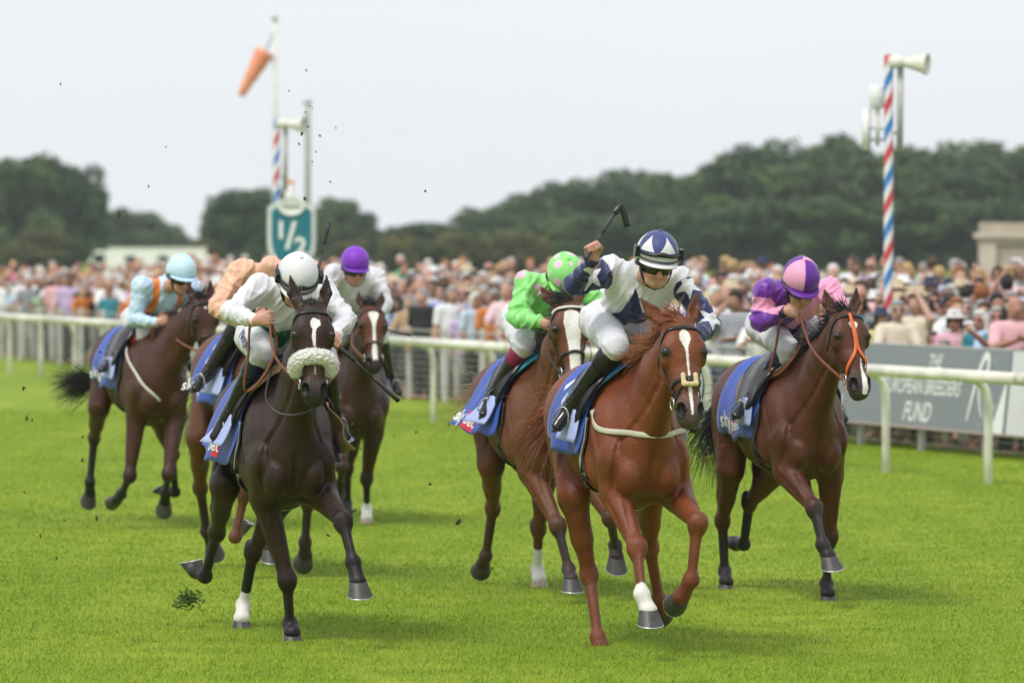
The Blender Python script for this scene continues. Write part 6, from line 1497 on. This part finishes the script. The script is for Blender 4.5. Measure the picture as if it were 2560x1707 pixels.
for i, (row, t, off, p, u) in enumerate(spots):
    tint = tints[i]; hc_ = pick(HAIRC); sk = pick(SKINS)[0]; female = rc.random() < .45; pose = rc.choices(POSES, weights=(8, 6 if row < 2 else 0, 2, 3, 2, 3))[0]
    pat = rc.choices((0, 1, 2, 3), weights=(13, 2, 2, 2 if female else 0))[0]; k = (rc.uniform(.90, .99) if female else rc.uniform(.97, 1.06)) * (.80 if row == 0 and rc.random() < .10 else 1)
    hat = rc.choices((None, 'cap', 'sunhat'), weights=(20, 2, 1.2))[0]; hk = rc.choice(('long', 'long', 'bob', 'bob', 'short')) if female else rc.choices(('short', 'fringe'), weights=(5, 2))[0]
    away = row >= 3 and rc.random() < .28; face = math.atan2(33.0 - p[1], .5 - p[0]) + rc.gauss(0, .38) + (math.pi * rc.choice((.8, 1.0, 1.15)) if away else 0)
    words = ['', 'checked ', 'striped ', 'flowered '][pat]
    gar = '%s%s top%s' % (words, tint[0], {None: '', 'cap': ' and cap', 'sunhat': ' and sun hat'}[hat]); tail = '%s row, %s' % (ROWN[row], section(u)); lab = 'person in %s, %s, %s' % (gar, POSEW[pose], tail)
    for alt in ('%s-haired' % hc_[0], 'tall', 'short', 'stout', 'slim', 'broad', 'narrow', 'upright'):
        if lab not in used and len(lab.split()) <= 16: break
        lab = '%s person in %s, %s' % (alt, gar, tail)
    used.add(lab)
    g = empty('person', (p[0], p[1], bank(off, t)), face, lab, 'person', 'spectators behind the fence'); g.scale = (k, k * rc.uniform(.95, 1.12), k)
    def child(name, me, col):
        o = bpy.data.objects.new(name, me); COL.objects.link(o); o.parent = g; o.color = (*col, 1); return o
    v = rc.uniform(.85, 1.12)
    child('body', BODY[pose], tuple(v * x for x in sk)); child('top', TOP[pose][pat], tint[1]); child('skirt' if female and rc.random() < .4 else 'trousers', SKIRT if female and rc.random() < .4 else TROUS, rc.choice(((.03, .035, .06), (.05, .05, .055), (.22, .19, .14), (.10, .14, .24), (.5, .5, .48), (.015, .015, .016))))
    if hat: child(hat, HAT[hat], rc.choice(((.75, .75, .73), (.03, .04, .08), (.55, .45, .30), (.6, .6, .6))))
    if not (hat and hk == 'fringe'): child('hair', HAIR[hk], hc_[1])
    if rc.random() < .38: child('sunglasses', SHADES, (.01, .01, .01))
    people += 1
    pl = 'phone held up over a %s%s top, %s row, %s' % (words, tint[0], ROWN[row], section(u))
    if pose == 'phone' and not away and row < 5 and pl not in used:
        used.add(pl); q = Vector((.41 * k, 0, 1.565 * k)); q.rotate(Matrix.Rotation(face, 3, 'Z')); tag(link('phone', PHONE, None, None, (p[0] + q.x, p[1] + q.y, bank(off, t) + q.z), face), pl, 'phone', 'phones held up in the crowd')

# everyone farther back, who melts into one mass
ball = MB().sphere((0, 0, 0), 1.0, 7, 5); BV = np.array(ball.v); BF = ball.f; VV, FF, CC = [], [], []
for row, t, off, q, u in rest:
    k = rc.uniform(.92, 1.05); z0 = bank(off, t); tc, hcol, sk = pick(TINTS)[1], pick(HAIRC)[1], pick(SKINS)[0]; tw = rc.uniform(-.12, .12)
    for c_, r_, col in (((0, 0, 1.60), (.085, .085, .115), sk), ((.0, .035, 1.655), (.092, .085, .095), hcol), ((0, 0, 1.12), (.20, .14, .34), tc), ((.22, 0, 1.15), (.055, .06, .22), tc), ((-.22, 0, 1.15), (.055, .06, .22), tc), ((.21 + tw, -.12, 1.02), (.045, .12, .05), sk), ((-.21 + tw, -.12, 1.02), (.045, .12, .05), sk)):
        b = sum(map(len, VV)); VV.append(BV * np.array(r_) * k + np.array((q[0] + c_[0], q[1] + c_[1], z0 + c_[2] * k))); FF += [tuple(x + b for x in f) for f in BF]; CC.append(np.tile(np.array(col), (len(BV), 1)))
if rest:
    t_ = NT('far_crowd'); t_.set(color=t_.attr('tone').outputs['Color'], rough=.8); me = mesh_np('crowd', np.concatenate(VV), FF); vcol(me, 'tone', np.concatenate(CC))
    tag(link('crowd', me, t_.m), 'dense mass of spectators farther back behind the fence', 'crowd', kind='stuff')

# ------------------------------------------------------------------ turf thrown up by the hooves
soil = plain('clod_soil', (.075, .050, .030), rough=.95, var=.3, scale=40); blade = plain('clod_grass', (.075, .14, .02), rough=.8, var=.3, scale=40)
def clod(seed, r, grass):
    q = np.random.RandomState(seed); mb = MB(); mb.sphere((0, 0, 0), r, 9, 6); V = np.array(mb.v); V = V * (1 + .35 * wob(V / r, .45, seed))[:, None] * np.array((1.5, .9, .5)); a = mesh_np('clod', V, mb.f); a.materials.append(soil)
    gb = MB()
    for i in range(grass):
        p = q.normal(size=3) * r * np.array((1.1, .8, .35)); d = nz(np.array((.5, .2, .8)) + q.normal(size=3) * .55); e = p + d * r * q.uniform(.7, 1.7); gb.tube([p, .5 * (p + e) + q.normal(size=3) * r * .2, e], [r * .12, r * .09, r * .02], n=3, cap=False)
    b = mesh_np('clod_blades', np.array(gb.v), gb.f); b.materials.append(blade); return a, b
CL = [clod(1, .012, 14), clod(2, .0065, 3), clod(3, .030, 150)]
sky_bits = [(766, 177, 1), (723, 228, 1), (775, 266, 1), (781, 272, 1), (764, 281, 1), (770, 318, 1), (781, 405, 1), (762, 497, 0), (372, 466, 1), (415, 368, 1), (152, 211, 1), (1063, 478, 1), (800, 340, 1), (755, 335, 1), (748, 360, 1), (790, 380, 1), (826, 455, 1), (840, 320, 1)]
low_bits = [(472, 1500, 2), (482, 1420, 0), (298, 535, 0), (1075, 1210, 0), (1146, 1304, 0), (58, 970, 0), (66, 1046, 0), (80, 1050, 1), (206, 1092, 0), (205, 1150, 0), (240, 1296, 0), (885, 1276, 0), (820, 1338, 1), (140, 1395, 1), (1020, 1240, 1), (300, 1190, 1), (345, 1100, 1), (900, 1120, 1), (940, 1030, 1), (880, 1060, 1), (860, 1040, 1), (985, 1090, 1), (1040, 1080, 1), (250, 880, 1), (1122, 1060, 1), (60, 1230, 1), (160, 1300, 1), (420, 1560, 1), (520, 1370, 0), (985, 600, 1), (100, 1340, 1), (1230, 1420, 1), (1160, 1240, 1)]
rb = random.Random(5)
for j, (u, v, kind) in enumerate(sky_bits + low_bits):
    Y = 31.6 if kind == 2 else rb.uniform(31.5, 38.0) if v < 1200 else rb.uniform(30.5, 33.0)
    p = px(u, v, Y); g = empty('turf_clod', tuple(p), rb.uniform(0, 6.28), None, None); g.rotation_euler = (rb.uniform(0, 6), rb.uniform(0, 6), rb.uniform(0, 6)); s_ = rb.uniform(.7, 1.3); g.scale = (s_, s_, s_)
    lab = 'large grassy divot falling behind the dark horse' if kind == 2 else 'speck of soil flung high against the sky' if v < 600 else 'small clod of turf flying low among the horses'
    tag(g, lab, 'turf clod', None if kind == 2 else 'specks flung high' if v < 600 else 'clods flying low')
    link('soil', CL[kind][0], None, g); link('grass_blades', CL[kind][1], None, g)

# ------------------------------------------------------------------ the damp summer air between the course and the far trees
hz = MB().box((-420, -40, -1.0), (420, 760, 19.0)).build('haze', None, smooth=False)
hm = bpy.data.materials.new('haze_air'); hm.use_nodes = True; hm.node_tree.nodes.clear()
ho = hm.node_tree.nodes.new('ShaderNodeOutputMaterial'); hv = hm.node_tree.nodes.new('ShaderNodeVolumePrincipled')
hv.inputs['Color'].default_value = (.93, .97, 1.0, 1); hv.inputs['Density'].default_value = .00020; hv.inputs['Anisotropy'].default_value = .2
hm.node_tree.links.new(hv.outputs['Volume'], ho.inputs['Volume']); hz.data.materials.append(hm); tag(hz, 'thin pale haze hanging over the racecourse', 'haze', kind='stuff')
